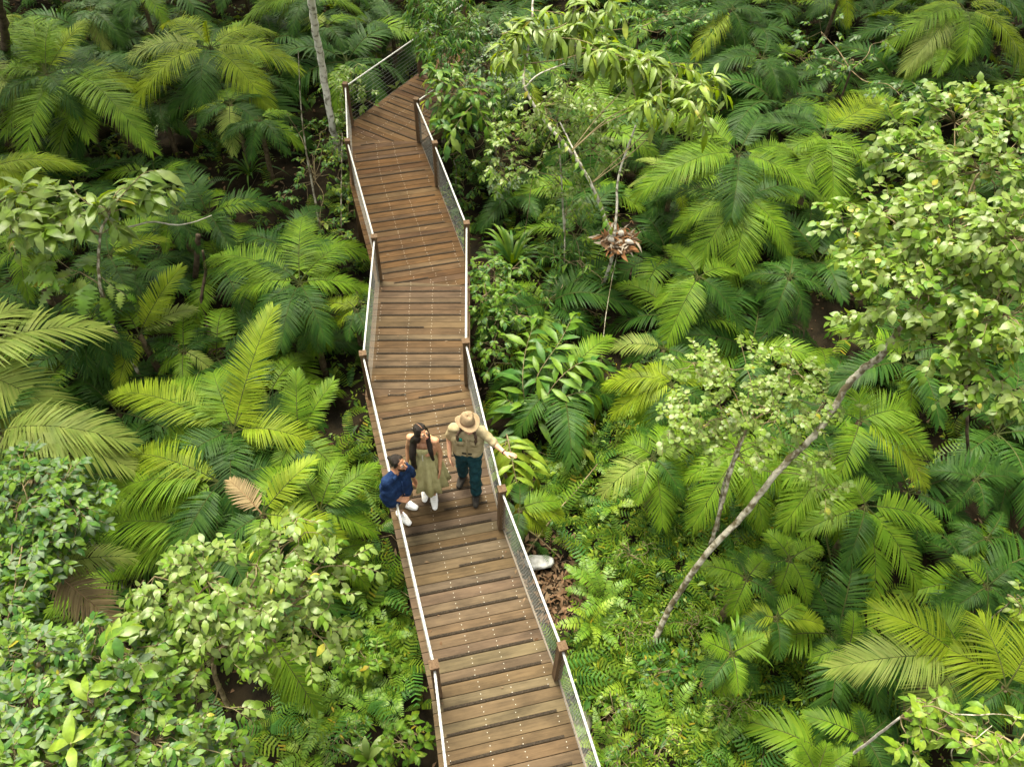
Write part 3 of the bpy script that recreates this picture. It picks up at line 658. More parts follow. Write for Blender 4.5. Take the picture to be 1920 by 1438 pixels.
def shoots(pts, dirs, tl, k, size, ang=55, droop=.25, upj=.35, sj=.22):
    """alternate leaves along short twigs starting at pts; returns leaves and twig polylines"""
    n = len(pts); dirs = nrm(dirs)
    tl = tl * (1 + .3 * rng.standard_normal(n)).clip(-.5, .6)[:, None] if np.ndim(tl) == 0 else tl
    pos, dd, ups, sz, tw = [], [], [], [], []
    U = np.array([0, 0, 1.0])
    for q in range(5):
        t = q / 4; tw.append(pts + dirs * tl * t - U * droop * tl * t * t)
    for j in range(k):
        t = (j + .6) / k
        b = pts + dirs * tl * t - U * droop * tl * t * t
        T = nrm(dirs - U * 2 * droop * t)
        S = nrm(np.cross(T, U) + 1e-6) * (1 if j % 2 else -1)
        a = np.radians(ang * (1 - .6 * (j == k - 1)) + 12 * rng.standard_normal(n))[:, None]
        d = np.cos(a) * T + np.sin(a) * S + .18 * rng.standard_normal((n, 3)) - U * .12
        pos.append(b); dd.append(d); ups.append(U + upj * rng.standard_normal((n, 3)))
        sz.append(size * (1 - .45 * abs(t - .5)) * (1 + sj * rng.standard_normal(n)).clip(.45, 1.5))
    pos = np.concatenate(pos); dd = np.concatenate(dd); ups = np.concatenate(ups); sz = np.concatenate(sz)
    return pos, basis(dd, ups), sz, np.stack(tw, 1)

def blob_pts(blobs, n):
    """points and outward directions in the upper outer part of pixel-described ellipsoids (u, v, z, ru, rv, share)"""
    wts = np.array([b[3] * b[4] for b in blobs], float); wts /= wts.sum()
    P_, D_, cs = [], [], []
    for b, wq in zip(blobs, wts):
        c = P(b[0], b[1], b[2]); s = depth(c) / CAM_F
        r = np.array([b[3] * s, b[4] * s * .95, b[4] * s * .75])
        k = max(2, int(n * wq))
        d = nrm(rng.standard_normal((k, 3)) + [0, -.35, .55]); q = rng.uniform(.25, 1.0, (k, 1)) ** .6
        P_.append(c + d * q * r); D_.append(d * [1, 1, .45] + .35 * rng.standard_normal((k, 3))); cs.append(c)
    return np.concatenate(P_), np.concatenate(D_), cs

def limb(root, pts, rad, mat, name='branch', seg=7, n=None, wob=.05):
    n = n or max(6, len(pts) * 6)
    q = catmull(pts, n); r = np.interp(np.linspace(0, 1, n), np.linspace(0, 1, len(rad)), rad)
    q = q + np.r_[np.zeros((1, 3)), rng.normal(0, .12, (n - 2, 3)) * r[1:-1, None], np.zeros((1, 3))]
    g = Geo(); g.add(*tube(q, r, seg, wob)); return g.obj(name, [mat], root)

def leafy(label, cat, name, blobs, n_sh, k, tl, size, kind, colr, trunk=None, tr=(.05, .03), bark=None, group=None, limit=300, ang=55, droop=.25, upj=.35, sprays=(), twigr=.004, base=None, trunk2=None):
    bark = bark or M_BARK
    pts, dirs, cs = blob_pts(blobs, n_sh) if blobs else (np.zeros((0, 3)), np.zeros((0, 3)), [])
    if trunk: T = np.array([P(*t) for t in trunk])
    else:
        c = cs[0]; gz = float(hgt(c[0], c[1])); T = np.array([[c[0], c[1], gz - .05], [c[0] + .05, c[1] + .03, (gz + c[2]) / 2], [c[0], c[1], c[2] - .15]])
    root = thing(name, label, cat, T[0], group)
    limb(root, T, tr, bark, 'trunk' if cat != 'shrub' else 'stem', 9)
    for c in cs:
        e = T[-1]; j = np.argmin(np.linalg.norm(T - c, axis=1)); s0 = T[j] if np.linalg.norm(T[j] - c) < np.linalg.norm(e - c) else e
        if np.linalg.norm(s0 - c) > .15: limb(root, [s0, s0 * .6 + c * .4 + rng.normal(0, .07, 3) + [0, 0, .06], s0 * .25 + c * .75 + rng.normal(0, .05, 3) + [0, 0, .05], c], (min(tr[-1] * .6, .013), .005), M_TWIG)
    Ps, Bs, Ss = [], [], []
    g = Geo()
    if len(pts):
        p, b, s, tw = shoots(pts, dirs, tl, k, size, ang, droop, upj); Ps.append(p); Bs.append(b); Ss.append(s)
        for q in tw: g.add(*tube(q, np.linspace(twigr, twigr * .5, 5), 3))
        C_ = np.array(cs)
        for q in pts[::3]:
            c = C_[np.argmin(np.linalg.norm(C_ - q, axis=1))]
            g.add(*tube(np.array([c, (c + q) / 2 + rng.normal(0, .03, 3), q]), [twigr * 1.6, twigr * 1.3, twigr], 3))
    for sp in sprays:                                  # (pixel polyline with heights, leaves, size, radius)
        line = np.array([P(*t) for t in sp[0]]); q = catmull(line, 14)
        g.add(*tube(q, np.linspace(sp[3], sp[3] * .4, 14), 5))
        ns = sp[1]; t = (np.arange(ns) + .7) / ns; idx = t * 12.99; i = idx.astype(int); f = (idx - i)[:, None]
        b = q[i] * (1 - f) + q[i + 1] * f; Tn = nrm(np.gradient(q, axis=0))[i]
        S = nrm(np.cross(Tn, [0, 0, 1.0]) + 1e-6) * np.where(np.arange(ns) % 2, 1, -1)[:, None]
        a = np.radians(np.where(t > .93, 8, sp[4] if len(sp) > 4 else 58) + 8 * rng.standard_normal(ns))[:, None]
        d = np.cos(a) * Tn + np.sin(a) * S - np.array([0, 0, 1.0]) * ((sp[5] if len(sp) > 5 else .25) * rng.uniform(.3, 1.5, ns))[:, None] + .2 * rng.standard_normal((ns, 3))
        Ps.append(b); Bs.append(basis(d, np.array([0, 0, 1.0]) + .2 * rng.standard_normal((ns, 3)))); Ss.append(sp[2] * (1 + .14 * rng.standard_normal(ns)).clip(.5, 1.4))
    if not g.empty(): g.obj('twigs', [M_TWIG], root)['kind'] = 'stuff'
    if trunk2:
        for t2, r2 in trunk2: limb(root, [P(*t) for t in t2], r2, bark)
    if Ps: put_leaves(root, np.concatenate(Ps), np.concatenate(Bs), np.concatenate(Ss), kind, colr, limit)
    return root

# big bright tree on the right, curved mottled trunk
leafy('big sunlit tree on the right with curved mottled trunk and broad pale crown', 'tree', 'broadleaf_tree',
  [(1790, 230, 4.9, 120, 75), (1880, 190, 4.9, 80, 60), (1720, 300, 4.7, 120, 70), (1840, 320, 5.0, 150, 90), (1650, 400, 4.5, 100, 60), (1780, 440, 4.8, 140, 90), (1900, 450, 5.0, 110, 100),
   (1640, 480, 4.3, 90, 60), (1740, 540, 4.5, 120, 70), (1870, 590, 4.6, 110, 90), (1660, 580, 4.1, 80, 60), (1780, 650, 4.2, 90, 60), (1870, 720, 4.1, 90, 60), (1590, 430, 4.2, 55, 40)],
  740, 7, .31, .096, 'heart', ['bright', 'bright', 'pale', 'pale', 'mid'],
  trunk=[(1215, 1225, -1.4), (1262, 1130, -.5), (1325, 1038, .5), (1397, 962, 1.15), (1460, 882, 1.75), (1520, 822, 2.2), (1558, 775, 2.5), (1585, 727, 2.8), (1617, 692, 3.05), (1652, 668, 3.3), (1682, 625, 3.7), (1740, 560, 4.2)],
  tr=(.042, .039, .038, .038, .037, .038, .035), upj=.42, ang=52,
  trunk2=[([(1332, 1022, .52), (1350, 960, 1.1), (1372, 880, 1.7), (1400, 800, 2.2)], (.028, .022, .018))])
# small leaved sapling crown in front of it
leafy('sapling with airy sprays of small round pale leaves in front of the leaning trunk', 'tree', 'sapling',
  [(1400, 690, 2.3, 100, 45), (1300, 680, 2.3, 60, 40), (1480, 700, 2.3, 60, 64), (1350, 760, 2.2, 110, 64), (1290, 790, 2.1, 70, 40), (1450, 770, 2.3, 80, 64), (1550, 755, 2.4, 60, 35), (1380, 840, 2.0, 70, 40), (1520, 870, 1.9, 45, 35), (1540, 920, 1.7, 35, 30), (1250, 815, 2.0, 35, 25)],
  200, 9, .34, .076, 'round', ['pale', 'bright'], trunk=[(1345, 1010, -1.3), (1352, 930, .6), (1375, 860, 1.5), (1400, 800, 2.0)], tr=(.022, .018, .012), ang=58, upj=.4, droop=.1)
# long leaved tree above the nest
leafy('tree with pale branches, drooping long glossy leaves and a litter nest in its fork', 'tree', 'broadleaf_tree',
  [(1010, 60, 3.3, 55, 30), (1080, 70, 3.2, 55, 35), (1140, 105, 3.1, 45, 30), (1200, 125, 3.0, 55, 30), (1270, 140, 2.9, 50, 30), (1320, 165, 2.8, 35, 30), (1225, 200, 2.6, 35, 35), (1300, 205, 2.6, 30, 35), (1110, 20, 3.5, 50, 25), (960, 100, 3.0, 35, 25)],
  135, 8, .26, .26, 'long', ['bright', 'lime', 'bright', 'pale'],
  trunk=[(1120, 560, -1.4), (1150, 470, .3), (1130, 400, .9), (1108, 345, 1.4), (1070, 285, 1.9), (1020, 225, 2.3), (984, 165, 2.7), (985, 120, 2.9), (996, 60, 3.2), (1000, -30, 3.6)], droop=.5, tr=(.034, .031, .029, .027, .024, .021, .019, .017), bark=M_BARKP,
  trunk2=[([(1150, 468, .3), (1156, 400, .8), (1160, 330, 1.3), (1192, 235, 2.0)], (.028, .022, .016)), ([(1108, 345, 1.4), (1085, 300, 1.7), (1050, 230, 1.9)], (.02, .012)),
          ([(984, 165, 2.7), (1010, 140, 2.9), (1060, 120, 3.0)], (.014, .01))],
  sprays=[([(940, 65, 3.3), (1000, 50, 3.35), (1080, 95, 3.1)], 16, .34, .009, 60, .6), ([(1000, 20, 3.5), (1060, 30, 3.45), (1110, 75, 3.2)], 14, .32, .009, 60, .5), ([(1040, 70, 3.3), (1100, 80, 3.3), (1160, 120, 3.0)], 15, .34, .009, 60, .55), ([(1090, 90, 3.2), (1160, 105, 3.2), (1230, 150, 2.9)], 16, .34, .009, 58, .55),
          ([(1130, 115, 3.1), (1200, 112, 3.15), (1290, 130, 2.95), (1350, 170, 2.6)], 18, .34, .009, 58, .6), ([(1240, 145, 2.95), (1238, 185, 2.75), (1225, 240, 2.4)], 8, .36, .009, 62, .35), ([(1290, 140, 2.9), (1302, 185, 2.65), (1320, 240, 2.3)], 7, .34, .008, 50, .5), ([(1200, 130, 3.0), (1250, 120, 3.05), (1310, 120, 2.95)], 12, .32, .008, 60, .6),
          ([(1080, 20, 3.6), (1130, -10, 3.6), (1180, 45, 3.2)], 4, .42, .009, 45, .6), ([(1180, 130, 3.0), (1190, 180, 2.7), (1200, 225, 2.4)], 6, .30, .008, 60, .4),
          ([(985, 110, 2.9), (1040, 140, 2.8), (1080, 175, 2.6)], 8, .22, .007), ([(1330, 165, 2.7), (1352, 172, 2.6), (1362, 190, 2.5)], 4, .30, .007), ([(990, 100, 3.0), (960, 110, 3.0), (925, 120, 2.8)], 7, .24, .007, 58, .5)])
leafy('slender tree with thin pale twigs and small mid green leaves left of the nest', 'tree', 'slender_tree',
  [(1060, 240, 1.5, 80, 64), (1110, 280, 1.2, 60, 64), (980, 230, 1.3, 60, 40), (1040, 320, .8, 60, 40), (1090, 360, .6, 50, 40), (940, 300, .8, 50, 64), (1020, 200, 1.8, 60, 40), (1070, 200, 1.7, 60, 64), (1120, 220, 1.5, 50, 64)],
  270, 7, .3, .105, 'ovate', ['pale', 'mid', 'bright'], trunk=[(1062, 520, -1.4), (1056, 400, -.2), (1052, 330, .5), (1045, 230, 1.3)], tr=(.022, .018, .012), bark=M_BARKP, droop=.35,
  sprays=[([(1000, 195, 2.5), (1045, 245, 2.2), (1105, 335, 1.6)], 26, .13, .004, 65, .4), ([(985, 110, 3.0), (985, 160, 2.8), (1015, 215, 2.4)], 16, .12, .004, 65, .4), ([(1115, 350, 1.4), (1135, 400, 1.0), (1145, 430, .8)], 14, .13, .004, 65, .4), ([(1165, 340, 1.4), (1180, 280, 1.8), (1195, 230, 2.1)], 10, .11, .003, 65, .4)])
leafy('grey green leaved bush tree beside the upper right bend of the boardwalk', 'tree', 'grey_leaved_tree',
  [(880, 90, 1.4, 60, 45), (930, 130, 1.2, 60, 45), (870, 140, 1.1, 40, 35), (960, 90, 1.4, 50, 40), (840, 70, 1.5, 40, 40), (920, 60, 1.5, 60, 40), (945, 330, -.2, 40, 45), (985, 70, 1.5, 50, 40), (865, 160, 1.2, 40, 30), (900, 160, 1.0, 40, 35), (950, 170, 1.0, 50, 40)],
  340, 7, .28, .10, 'ovate', ['grey', 'grey', 'mid'], trunk=[(930, 300, -1.4), (925, 200, 0), (915, 120, 1.1)], tr=(.03, .025, .018))
leafy('branch of broad yellow green leaves hanging beside the upper right railing', 'shrub', 'hanging_branch_shrub',
  [(850, 175, 1.2, 45, 40), (845, 225, .8, 40, 35), (880, 230, .7, 40, 40), (830, 135, 1.4, 25, 25), (900, 190, 1.0, 40, 40)], 95, 6, .3, .2, 'ellip', ['mid', 'bright', 'deep'], trunk=[(960, 260, -1.4), (930, 240, .2), (893, 192, 1.2)], tr=(.02, .014, .01), bark=M_BARKP,
  sprays=[([(893, 192, 1.2), (870, 215, 1.1), (850, 245, .9), (838, 275, .7)], 11, .30, .007, 60, .5), ([(893, 192, 1.2), (905, 220, 1.0), (925, 262, .7)], 8, .26, .006, 60, .5), ([(850, 165, 1.4), (820, 150, 1.5), (800, 150, 1.4)], 9, .24, .006, 60, .6),
          ([(890, 190, 1.2), (900, 165, 1.4), (915, 150, 1.4)], 8, .27, .006, 60, .35), ([(835, 175, 1.2), (825, 195, 1.1), (818, 215, 1.0)], 8, .28, .006, 55, .7), ([(893, 192, 1.2), (860, 178, 1.3), (815, 176, 1.3)], 7, .2, .005)])
leafy('dark tree with dense narrow hanging leaves at the top edge beside the boardwalk end', 'tree', 'dark_leaved_tree',
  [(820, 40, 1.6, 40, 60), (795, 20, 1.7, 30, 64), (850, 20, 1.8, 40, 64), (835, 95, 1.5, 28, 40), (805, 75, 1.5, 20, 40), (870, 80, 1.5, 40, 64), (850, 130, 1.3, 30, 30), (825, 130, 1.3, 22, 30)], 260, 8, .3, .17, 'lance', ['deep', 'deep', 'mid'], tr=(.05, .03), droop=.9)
leafy('low bush of yellow spotted leaves below the hanging broad leaves', 'shrub', 'low_bush',
  [(850, 290, -.5, 35, 40), (890, 300, -.6, 45, 40), (870, 350, -.9, 40, 35), (910, 260, -.4, 40, 40)], 60, 6, .25, .13, 'ellip', ['deep', 'mid'], tr=(.02, .012))
# right of the deck
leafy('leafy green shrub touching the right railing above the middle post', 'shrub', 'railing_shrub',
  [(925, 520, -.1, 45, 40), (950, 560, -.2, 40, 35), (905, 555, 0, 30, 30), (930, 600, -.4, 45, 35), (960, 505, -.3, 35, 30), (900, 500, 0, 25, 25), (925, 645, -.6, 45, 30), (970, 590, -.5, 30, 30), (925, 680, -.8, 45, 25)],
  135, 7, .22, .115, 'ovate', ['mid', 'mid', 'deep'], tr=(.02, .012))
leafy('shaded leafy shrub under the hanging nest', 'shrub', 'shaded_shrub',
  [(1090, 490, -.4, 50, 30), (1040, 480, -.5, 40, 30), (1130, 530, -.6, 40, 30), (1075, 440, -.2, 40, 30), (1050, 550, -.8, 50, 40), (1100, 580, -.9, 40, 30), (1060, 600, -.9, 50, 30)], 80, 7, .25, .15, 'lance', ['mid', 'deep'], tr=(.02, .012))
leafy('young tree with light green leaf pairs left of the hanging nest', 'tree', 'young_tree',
  [(1060, 400, .2, 40, 30), (1090, 430, 0, 30, 25), (1040, 360, .4, 30, 30), (1095, 390, .3, 30, 20)], 26, 7, .26, .11, 'ellip', ['lime', 'mid'], trunk=[(1055, 560, -1.4), (1058, 480, -.4), (1060, 400, .3)], tr=(.016, .01))
# broad ginger stems
for lab, lines, c, sz in [
  ('lush ginger plant with broad ribbed green leaves right of the guide', [[(985, 770, -1.2), (1010, 700, -.5), (1050, 640, -.2), (1075, 590, -.3)], [(1000, 790, -1.2), (1040, 720, -.4), (1090, 680, -.2), (1130, 690, -.5)], [(1000, 800, -1.2), (1040, 755, -.6), (1090, 735, -.5), (1110, 745, -.6)], [(990, 780, -1.2), (980, 720, -.6), (985, 660, -.4), (1000, 610, -.3)], [(985, 800, -1.2), (975, 770, -.9), (955, 752, -.8), (945, 750, -.8)]], ['mid', 'mid', 'deep', 'mid'], .42),
  ('ginger stem with yellowing drooping leaves below the guide’s pointing hand', [[(950, 815, -.4), (958, 850, -.4), (968, 900, -.6), (985, 955, -.9)], [(960, 820, -.5), (985, 850, -.5), (1005, 900, -.8)], [(950, 820, -.5), (945, 850, -.6), (945, 900, -.9)]], ['yellow', 'lime', 'mid'], .36),
  ('small ginger with yellow edged leaves near the hanging vine', [[(1060, 810, -1.0), (1085, 790, -.7), (1110, 800, -.8)], [(1065, 815, -1.0), (1080, 830, -.9), (1105, 845, -1.0)], [(1130, 670, -.9), (1110, 700, -.8), (1130, 740, -1.0)]], ['yellow', 'mid'], .26),
  ]:
    b0 = P(*lines[0][0]); gz = float(hgt(b0[0], b0[1]))
    leafy(lab, 'plant', 'ginger_plant', [], 0, 0, 0, 0, 'long', c, trunk=[(lines[0][0][0], lines[0][0][1] + 25, -1.4), lines[0][0], lines[0][1]], tr=(.014, .01), bark=M_TWIG,
      sprays=[(l, 20, sz, .008, 56, .10) for l in lines])
# strap leaved clump
def strap_clump(label, uv, z, n, l, wd, colr, spread=1.0, name='strap_leaf_plant', group=None):
    c = P(uv[0], uv[1], z); c[2] = max(z, float(hgt(c[0], c[1]))); root = thing(name, label, 'plant', c, group)
    for k in range(n):
        a = rng.uniform(0, 2 * np.pi); ll = l * rng.uniform(.65, 1.15); out = rng.uniform(.25, .95) * spread
        t = np.linspace(0, 1, 8)[:, None]; d = np.array([math.cos(a), math.sin(a), 0]); s = np.array([-d[1], d[0], 0])
        q = d * out * ll * t + np.array([0, 0, 1]) * ll * (1.05 * t - (.35 + .7 * out) * t ** 2.1)
        ww = wd * (.6 + .8 * np.sin(np.pi * np.clip(t * .75 + .2, 0, 1))) * np.clip((1 - t) * 4, .04, 1) * .5
        V = np.concatenate([q - s * ww + [0, 0, .004], q, q + s * ww + [0, 0, .004]], 0)
        F = [[i, i + 8, i + 9, i + 1] for i in range(7)] + [[i + 8, i + 16, i + 17, i + 9] for i in range(7)]
        link('leaf', mesh('leaf', V, F, [LF[colr[k % len(colr)]]]), root)
    return root
strap_clump('clump of long arching strap leaves beside the right railing below the upper bend', (960, 500), -1.1, 46, 1.35, .045, ['mid', 'mid', 'deep'])
strap_clump('tuft of strap leaves at the bottom edge left of the boardwalk', (690, 1425), -1.1, 18, .55, .06, ['pale', 'mid'])
strap_clump('spiky pale tuft standing on the fern slope', (1375, 1215), -.25, 16, .55, .03, ['mid', 'under'])
strap_clump('dark grassy clump in the shade above the left bend', (340, 255), -1.2, 30, 1.0, .03, ['deep', 'mid'])
strap_clump('dark grassy clump behind the flat fan palm', (470, 330), -1.2, 30, .9, .03, ['deep', 'mid'])

# left side
leafy('branch of very large glossy leaves reaching in from the left edge', 'tree', 'large_leaved_tree',
  [(60, 380, 2.0, 70, 40), (130, 390, 2.0, 60, 35), (40, 430, 1.9, 50, 40), (190, 400, 2.0, 40, 30), (110, 440, 1.8, 60, 30), (20, 360, 2.0, 40, 30), (240, 380, 1.9, 50, 30), (280, 345, 2.0, 40, 25)], 62, 6, .3, .30, 'ellip', ['bright', 'pale', 'bright'],
  trunk=[(290, 760, -1.4), (262, 705, -.8), (228, 640, 0), (202, 590, .6), (186, 520, 1.2), (188, 440, 1.7), (205, 400, 1.9)], tr=(.03, .028, .026, .022, .018), bark=M_BARK, droop=.2,
  sprays=[([(200, 400, 1.9), (235, 360, 2.1), (270, 325, 2.2), (300, 320, 2.1)], 13, .34, .009, 52, .15), ([(205, 400, 1.9), (250, 385, 1.9), (300, 380, 1.8)], 8, .38, .009, 48, .2), ([(188, 440, 1.7), (215, 425, 1.7), (235, 430, 1.6)], 7, .30, .008, 60, .4),
          ([(190, 400, 1.9), (150, 370, 2.0), (130, 340, 2.1)], 8, .24, .007), ([(20, 400, 2.0), (20, 440, 1.7), (30, 480, 1.5)], 6, .3, .008, 50, .5)])
leafy('creeper with large notched leaves around the leaning mottled stem', 'plant', 'creeper',
  [(110, 490, 1.2, 50, 30), (90, 550, 1.0, 50, 35), (190, 545, 1.1, 40, 25), (140, 520, 1.2, 40, 30)], 9, 4, .3, .36, 'split', ['mid', 'bright'], trunk=[(230, 650, -1.3), (205, 600, .3), (190, 540, 1.0), (150, 510, 1.2)], tr=(.016, .01), bark=M_TWIG,
  sprays=[([(190, 520, 1.2), (215, 540, 1.1), (240, 555, 1.0)], 5, .28, .006)])
leafy('bright shrub crown with large pale leaves leaning over the lower left palms', 'tree', 'bright_leaved_tree',
  [(560, 1010, 2.2, 70, 45), (600, 1060, 2.1, 60, 64), (480, 1060, 2.2, 90, 64), (390, 1090, 2.2, 80, 64), (330, 1120, 2.1, 80, 64), (540, 1120, 2.0, 90, 55), (440, 1150, 2.0, 100, 60), (320, 1190, 2.0, 80, 64), (590, 1180, 1.7, 50, 64), (400, 1230, 1.8, 90, 60), (500, 1230, 1.7, 60, 40), (360, 1060, 2.3, 40, 40), (620, 1120, 1.9, 35, 40), (400, 1320, 1.5, 60, 40), (290, 1080, 2.2, 35, 25), (650, 1060, 2.1, 30, 30), (560, 970, 2.3, 35, 20), (640, 1200, 1.5, 30, 35), (350, 1020, 2.4, 25, 20)],
  260, 7, .36, .116, 'ovate', ['pale', 'pale', 'bright', 'mid'], trunk=[(430, 1330, -1.3), (400, 1250, .5), (440, 1190, 1.4), (470, 1140, 1.8)], tr=(.03, .026, .02), bark=M_TWIG, droop=.3)
leafy('dense dark green shrub with glossy leaves filling the bottom left corner', 'shrub', 'glossy_shrub',
  [(60, 1230, 2.3, 90, 70), (170, 1230, 2.2, 90, 60), (60, 1330, 2.4, 90, 70), (180, 1330, 2.2, 100, 70), (280, 1290, 1.9, 80, 60), (290, 1390, 1.9, 90, 60), (120, 1420, 2.4, 120, 60), (20, 1420, 2.5, 70, 60), (370, 1400, 1.5, 70, 64), (250, 1220, 2.0, 70, 64), (440, 1420, 1.0, 50, 40)],
  600, 8, .25, .096, 'ovate', ['mid', 'mid', 'bright', 'deep', 'grey'], tr=(.04, .03), upj=.3,
  sprays=[([(190, 1215, 2.6), (205, 1200, 2.7), (225, 1190, 2.75)], 7, .17, .005), ([(255, 1235, 2.4), (265, 1250, 2.4), (272, 1262, 2.4)], 5, .15, .005)])
leafy('rounded glossy shrub on the left edge above the tawny palm', 'shrub', 'glossy_shrub',
  [(50, 880, 1.9, 60, 40), (120, 900, 1.8, 60, 45), (50, 950, 1.9, 70, 55), (140, 960, 1.7, 60, 64), (70, 1020, 1.7, 80, 64), (20, 1080, 1.8, 50, 64), (20, 1140, 1.9, 50, 64), (180, 930, 1.5, 30, 30)],
  300, 8, .25, .108, 'ovate', ['mid', 'deep', 'mid', 'grey'], tr=(.03, .02), upj=.3)
leafy('cluster of yellow lime young leaves poking out of the bottom left shrub', 'shrub', 'lime_leaved_shrub',
  [], 0, 0, 0, 0, 'ellip', ['lime'], trunk=[(170, 1420, -1.3), (165, 1380, 1.5), (160, 1310, 2.4)], tr=(.012, .008), bark=M_TWIG,
  sprays=[([(165, 1320, 2.5), (165, 1300, 2.6), (172, 1290, 2.6)], 5, .2, .005, 60, .2), ([(135, 1405, 2.6), (133, 1395, 2.7), (132, 1388, 2.7)], 6, .2, .005, 65, .2), ([(205, 1215, 2.6), (215, 1200, 2.7), (225, 1188, 2.7)], 6, .19, .005, 55, .1)])
leafy('leafy bush covering the corner of the upper left railing', 'shrub', 'corner_bush',
  [(655, 150, .7, 30, 25), (680, 165, .5, 25, 20), (690, 190, .2, 20, 20), (630, 170, .5, 25, 25), (640, 210, .0, 18, 25), (665, 125, .9, 25, 15)], 55, 7, .22, .10, 'ovate', ['mid', 'mid', 'pale'], trunk=[(645, 250, -1.4), (650, 200, -.2), (660, 160, .6)], tr=(.018, .01))
leafy('climbing plant of small leaves along the outside of the upper left railing', 'shrub', 'railing_climber',
  [(640, 245, -.4, 15, 25), (640, 300, -.5, 18, 30), (645, 350, -.7, 18, 25), (625, 290, -.7, 20, 30), (655, 400, -.9, 20, 25), (635, 270, -.2, 15, 20), (640, 450, -1.0, 30, 25)], 75, 6, .18, .085, 'ovate', ['mid', 'deep', 'lime'], trunk=[(640, 430, -1.4), (640, 340, -.7), (642, 250, -.2)], tr=(.014, .008))
leafy('pale bush with white twigs in the bottom right corner', 'shrub', 'pale_corner_bush',
  [(1700, 1335, 1.4, 50, 30), (1750, 1370, 1.4, 50, 35), (1880, 1380, 1.6, 60, 40), (1820, 1400, 1.5, 60, 30), (1700, 1400, 1.2, 40, 30), (1740, 1320, 1.4, 30, 20), (1860, 1430, 1.6, 70, 30)],
  60, 6, .28, .135, 'ovate', ['lime', 'bright', 'mid'], tr=(.02, .012), bark=M_DEADW, twigr=.006)
leafy('small pale tuft of flowers and leaves on the right edge above the corner bush', 'shrub', 'pale_tuft',
  [(1905, 1120, 1.0, 22, 20), (1912, 1150, 1.0, 15, 15)], 10, 5, .2, .12, 'ovate', ['pale', 'lime'], tr=(.012, .008))
leafy('dim leafy vine tree in the upper right gap behind the palms', 'tree', 'dim_tree',
  [(1600, 120, 1.0, 60, 35), (1680, 170, 1.2, 50, 35), (1540, 60, 1.2, 60, 30), (1500, 110, .8, 40, 30), (1650, 80, 1.2, 50, 30)], 60, 7, .3, .12, 'ovate', ['grey', 'deep', 'mid'], tr=(.04, .02), bark=M_BARKD)
leafy('tall leafy shrub in the shade between the long leaved tree and the upper palms', 'tree', 'dim_tree',
  [(1200, 40, 1.4, 60, 40), (1260, 70, 1.2, 50, 40), (1180, 20, 1.6, 50, 30), (1240, 30, 1.5, 60, 30), (1300, 40, 1.2, 40, 40), (1130, 60, 1.0, 50, 40)], 80, 7, .3, .12, 'ovate', ['deep', 'mid', 'deep'], tr=(.04, .02), bark=M_BARKD)
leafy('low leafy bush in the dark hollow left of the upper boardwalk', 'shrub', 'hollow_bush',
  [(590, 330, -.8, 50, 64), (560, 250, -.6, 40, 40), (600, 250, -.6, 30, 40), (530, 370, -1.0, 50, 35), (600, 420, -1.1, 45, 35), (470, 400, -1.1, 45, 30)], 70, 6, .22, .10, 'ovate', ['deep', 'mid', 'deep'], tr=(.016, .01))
leafy('low bushy plant outside the left railing by the flat fan palm', 'shrub', 'low_leafy_bush',
  [(680, 580, -.9, 14, 30), (690, 620, -1.0, 14, 30), (670, 545, -.9, 16, 25)], 14, 6, .2, .12, 'ellip', ['mid', 'lime'], tr=(.014, .008))

for lab, uv, k in [('low light green seedling clump right of the railing between the mossy rock and trunk foot', (1180, 1180), 'mid'), ('low dark leafed clump just below the foot of the leaning trunk', (1240, 1260), 'deep'), ('leafy clump on the right slope below the spiky tuft', (1370, 1330), 'mid'), ('leafy clump beside the lowest stretch of the right railing', (1150, 1330), 'mid'),
   ('yellowish leafy clump at the bottom edge of the right slope', (1240, 1400), 'lime'), ('leafy clump above the leaning trunk foot under the round palm', (1180, 1040), 'mid'), ('leaf clump in the middle of the right slope', (1300, 1170), 'mid'), ('leaf clump at the bottom edge right of the mossy rock', (1160, 1425), 'deep'), ('dark leaf clump under the drooping left palm frond', (640, 1380), 'deep'), ('leaf clump pressed against the lowest left railing', (755, 1390), 'mid'), ('light leaf clump on the lower left bank', (690, 1240), 'mid')]:
    leafy(lab, 'shrub', 'seedling_clump', [(uv[0], uv[1], -.95, 45, 30), (uv[0] + 25, uv[1] - 15, -1.0, 30, 25)], 30, 6, .2, rng.uniform(.06, .13), ['ovate', 'ellip', 'lance'][rng.integers(3)], [k, 'under'], tr=(.01, .006), bark=M_TWIG, group='low leafy clumps on the banks')

# ------------------------------------------------------------------ bare trunks, vines, dead wood
def pole(name, label, cat, pts, rad, mat, group=None, part='trunk'):
    q = np.array([P(*t) for t in pts]); root = thing(name, label, cat, q[0], group)
    limb(root, q, rad, mat, part, 8); return root
pole('bare_tree', 'tall smooth pale trunk with lichen blotches at the top left of the boardwalk', 'tree', [(640, 300, -1.4), (622, 235, -.2), (608, 150, 1.0), (596, 80, 2.1), (583, 0, 3.3), (576, -60, 4.2)], (.078, .075, .072, .070, .066), M_BARKW)
t_ = pole('dead_sapling', 'thin dark bare stem between the round frond and the pale trunk', 'tree', [(600, 430, -1.4), (588, 360, -.7), (575, 290, .1), (565, 210, 1.0), (559, 95, 2.3)], (.022, .02, .014, .006), M_BARK)
pole('dead_twig', 'bare grey dead twig reaching right over the shaded palm', 'branch', [(200, 432, 1.7), (250, 424, 1.6), (285, 416, 1.5), (330, 422, 1.4), (365, 416, 1.3), (397, 404, 1.3)], (.014, .012, .006), M_DEADW, None, 'stem')
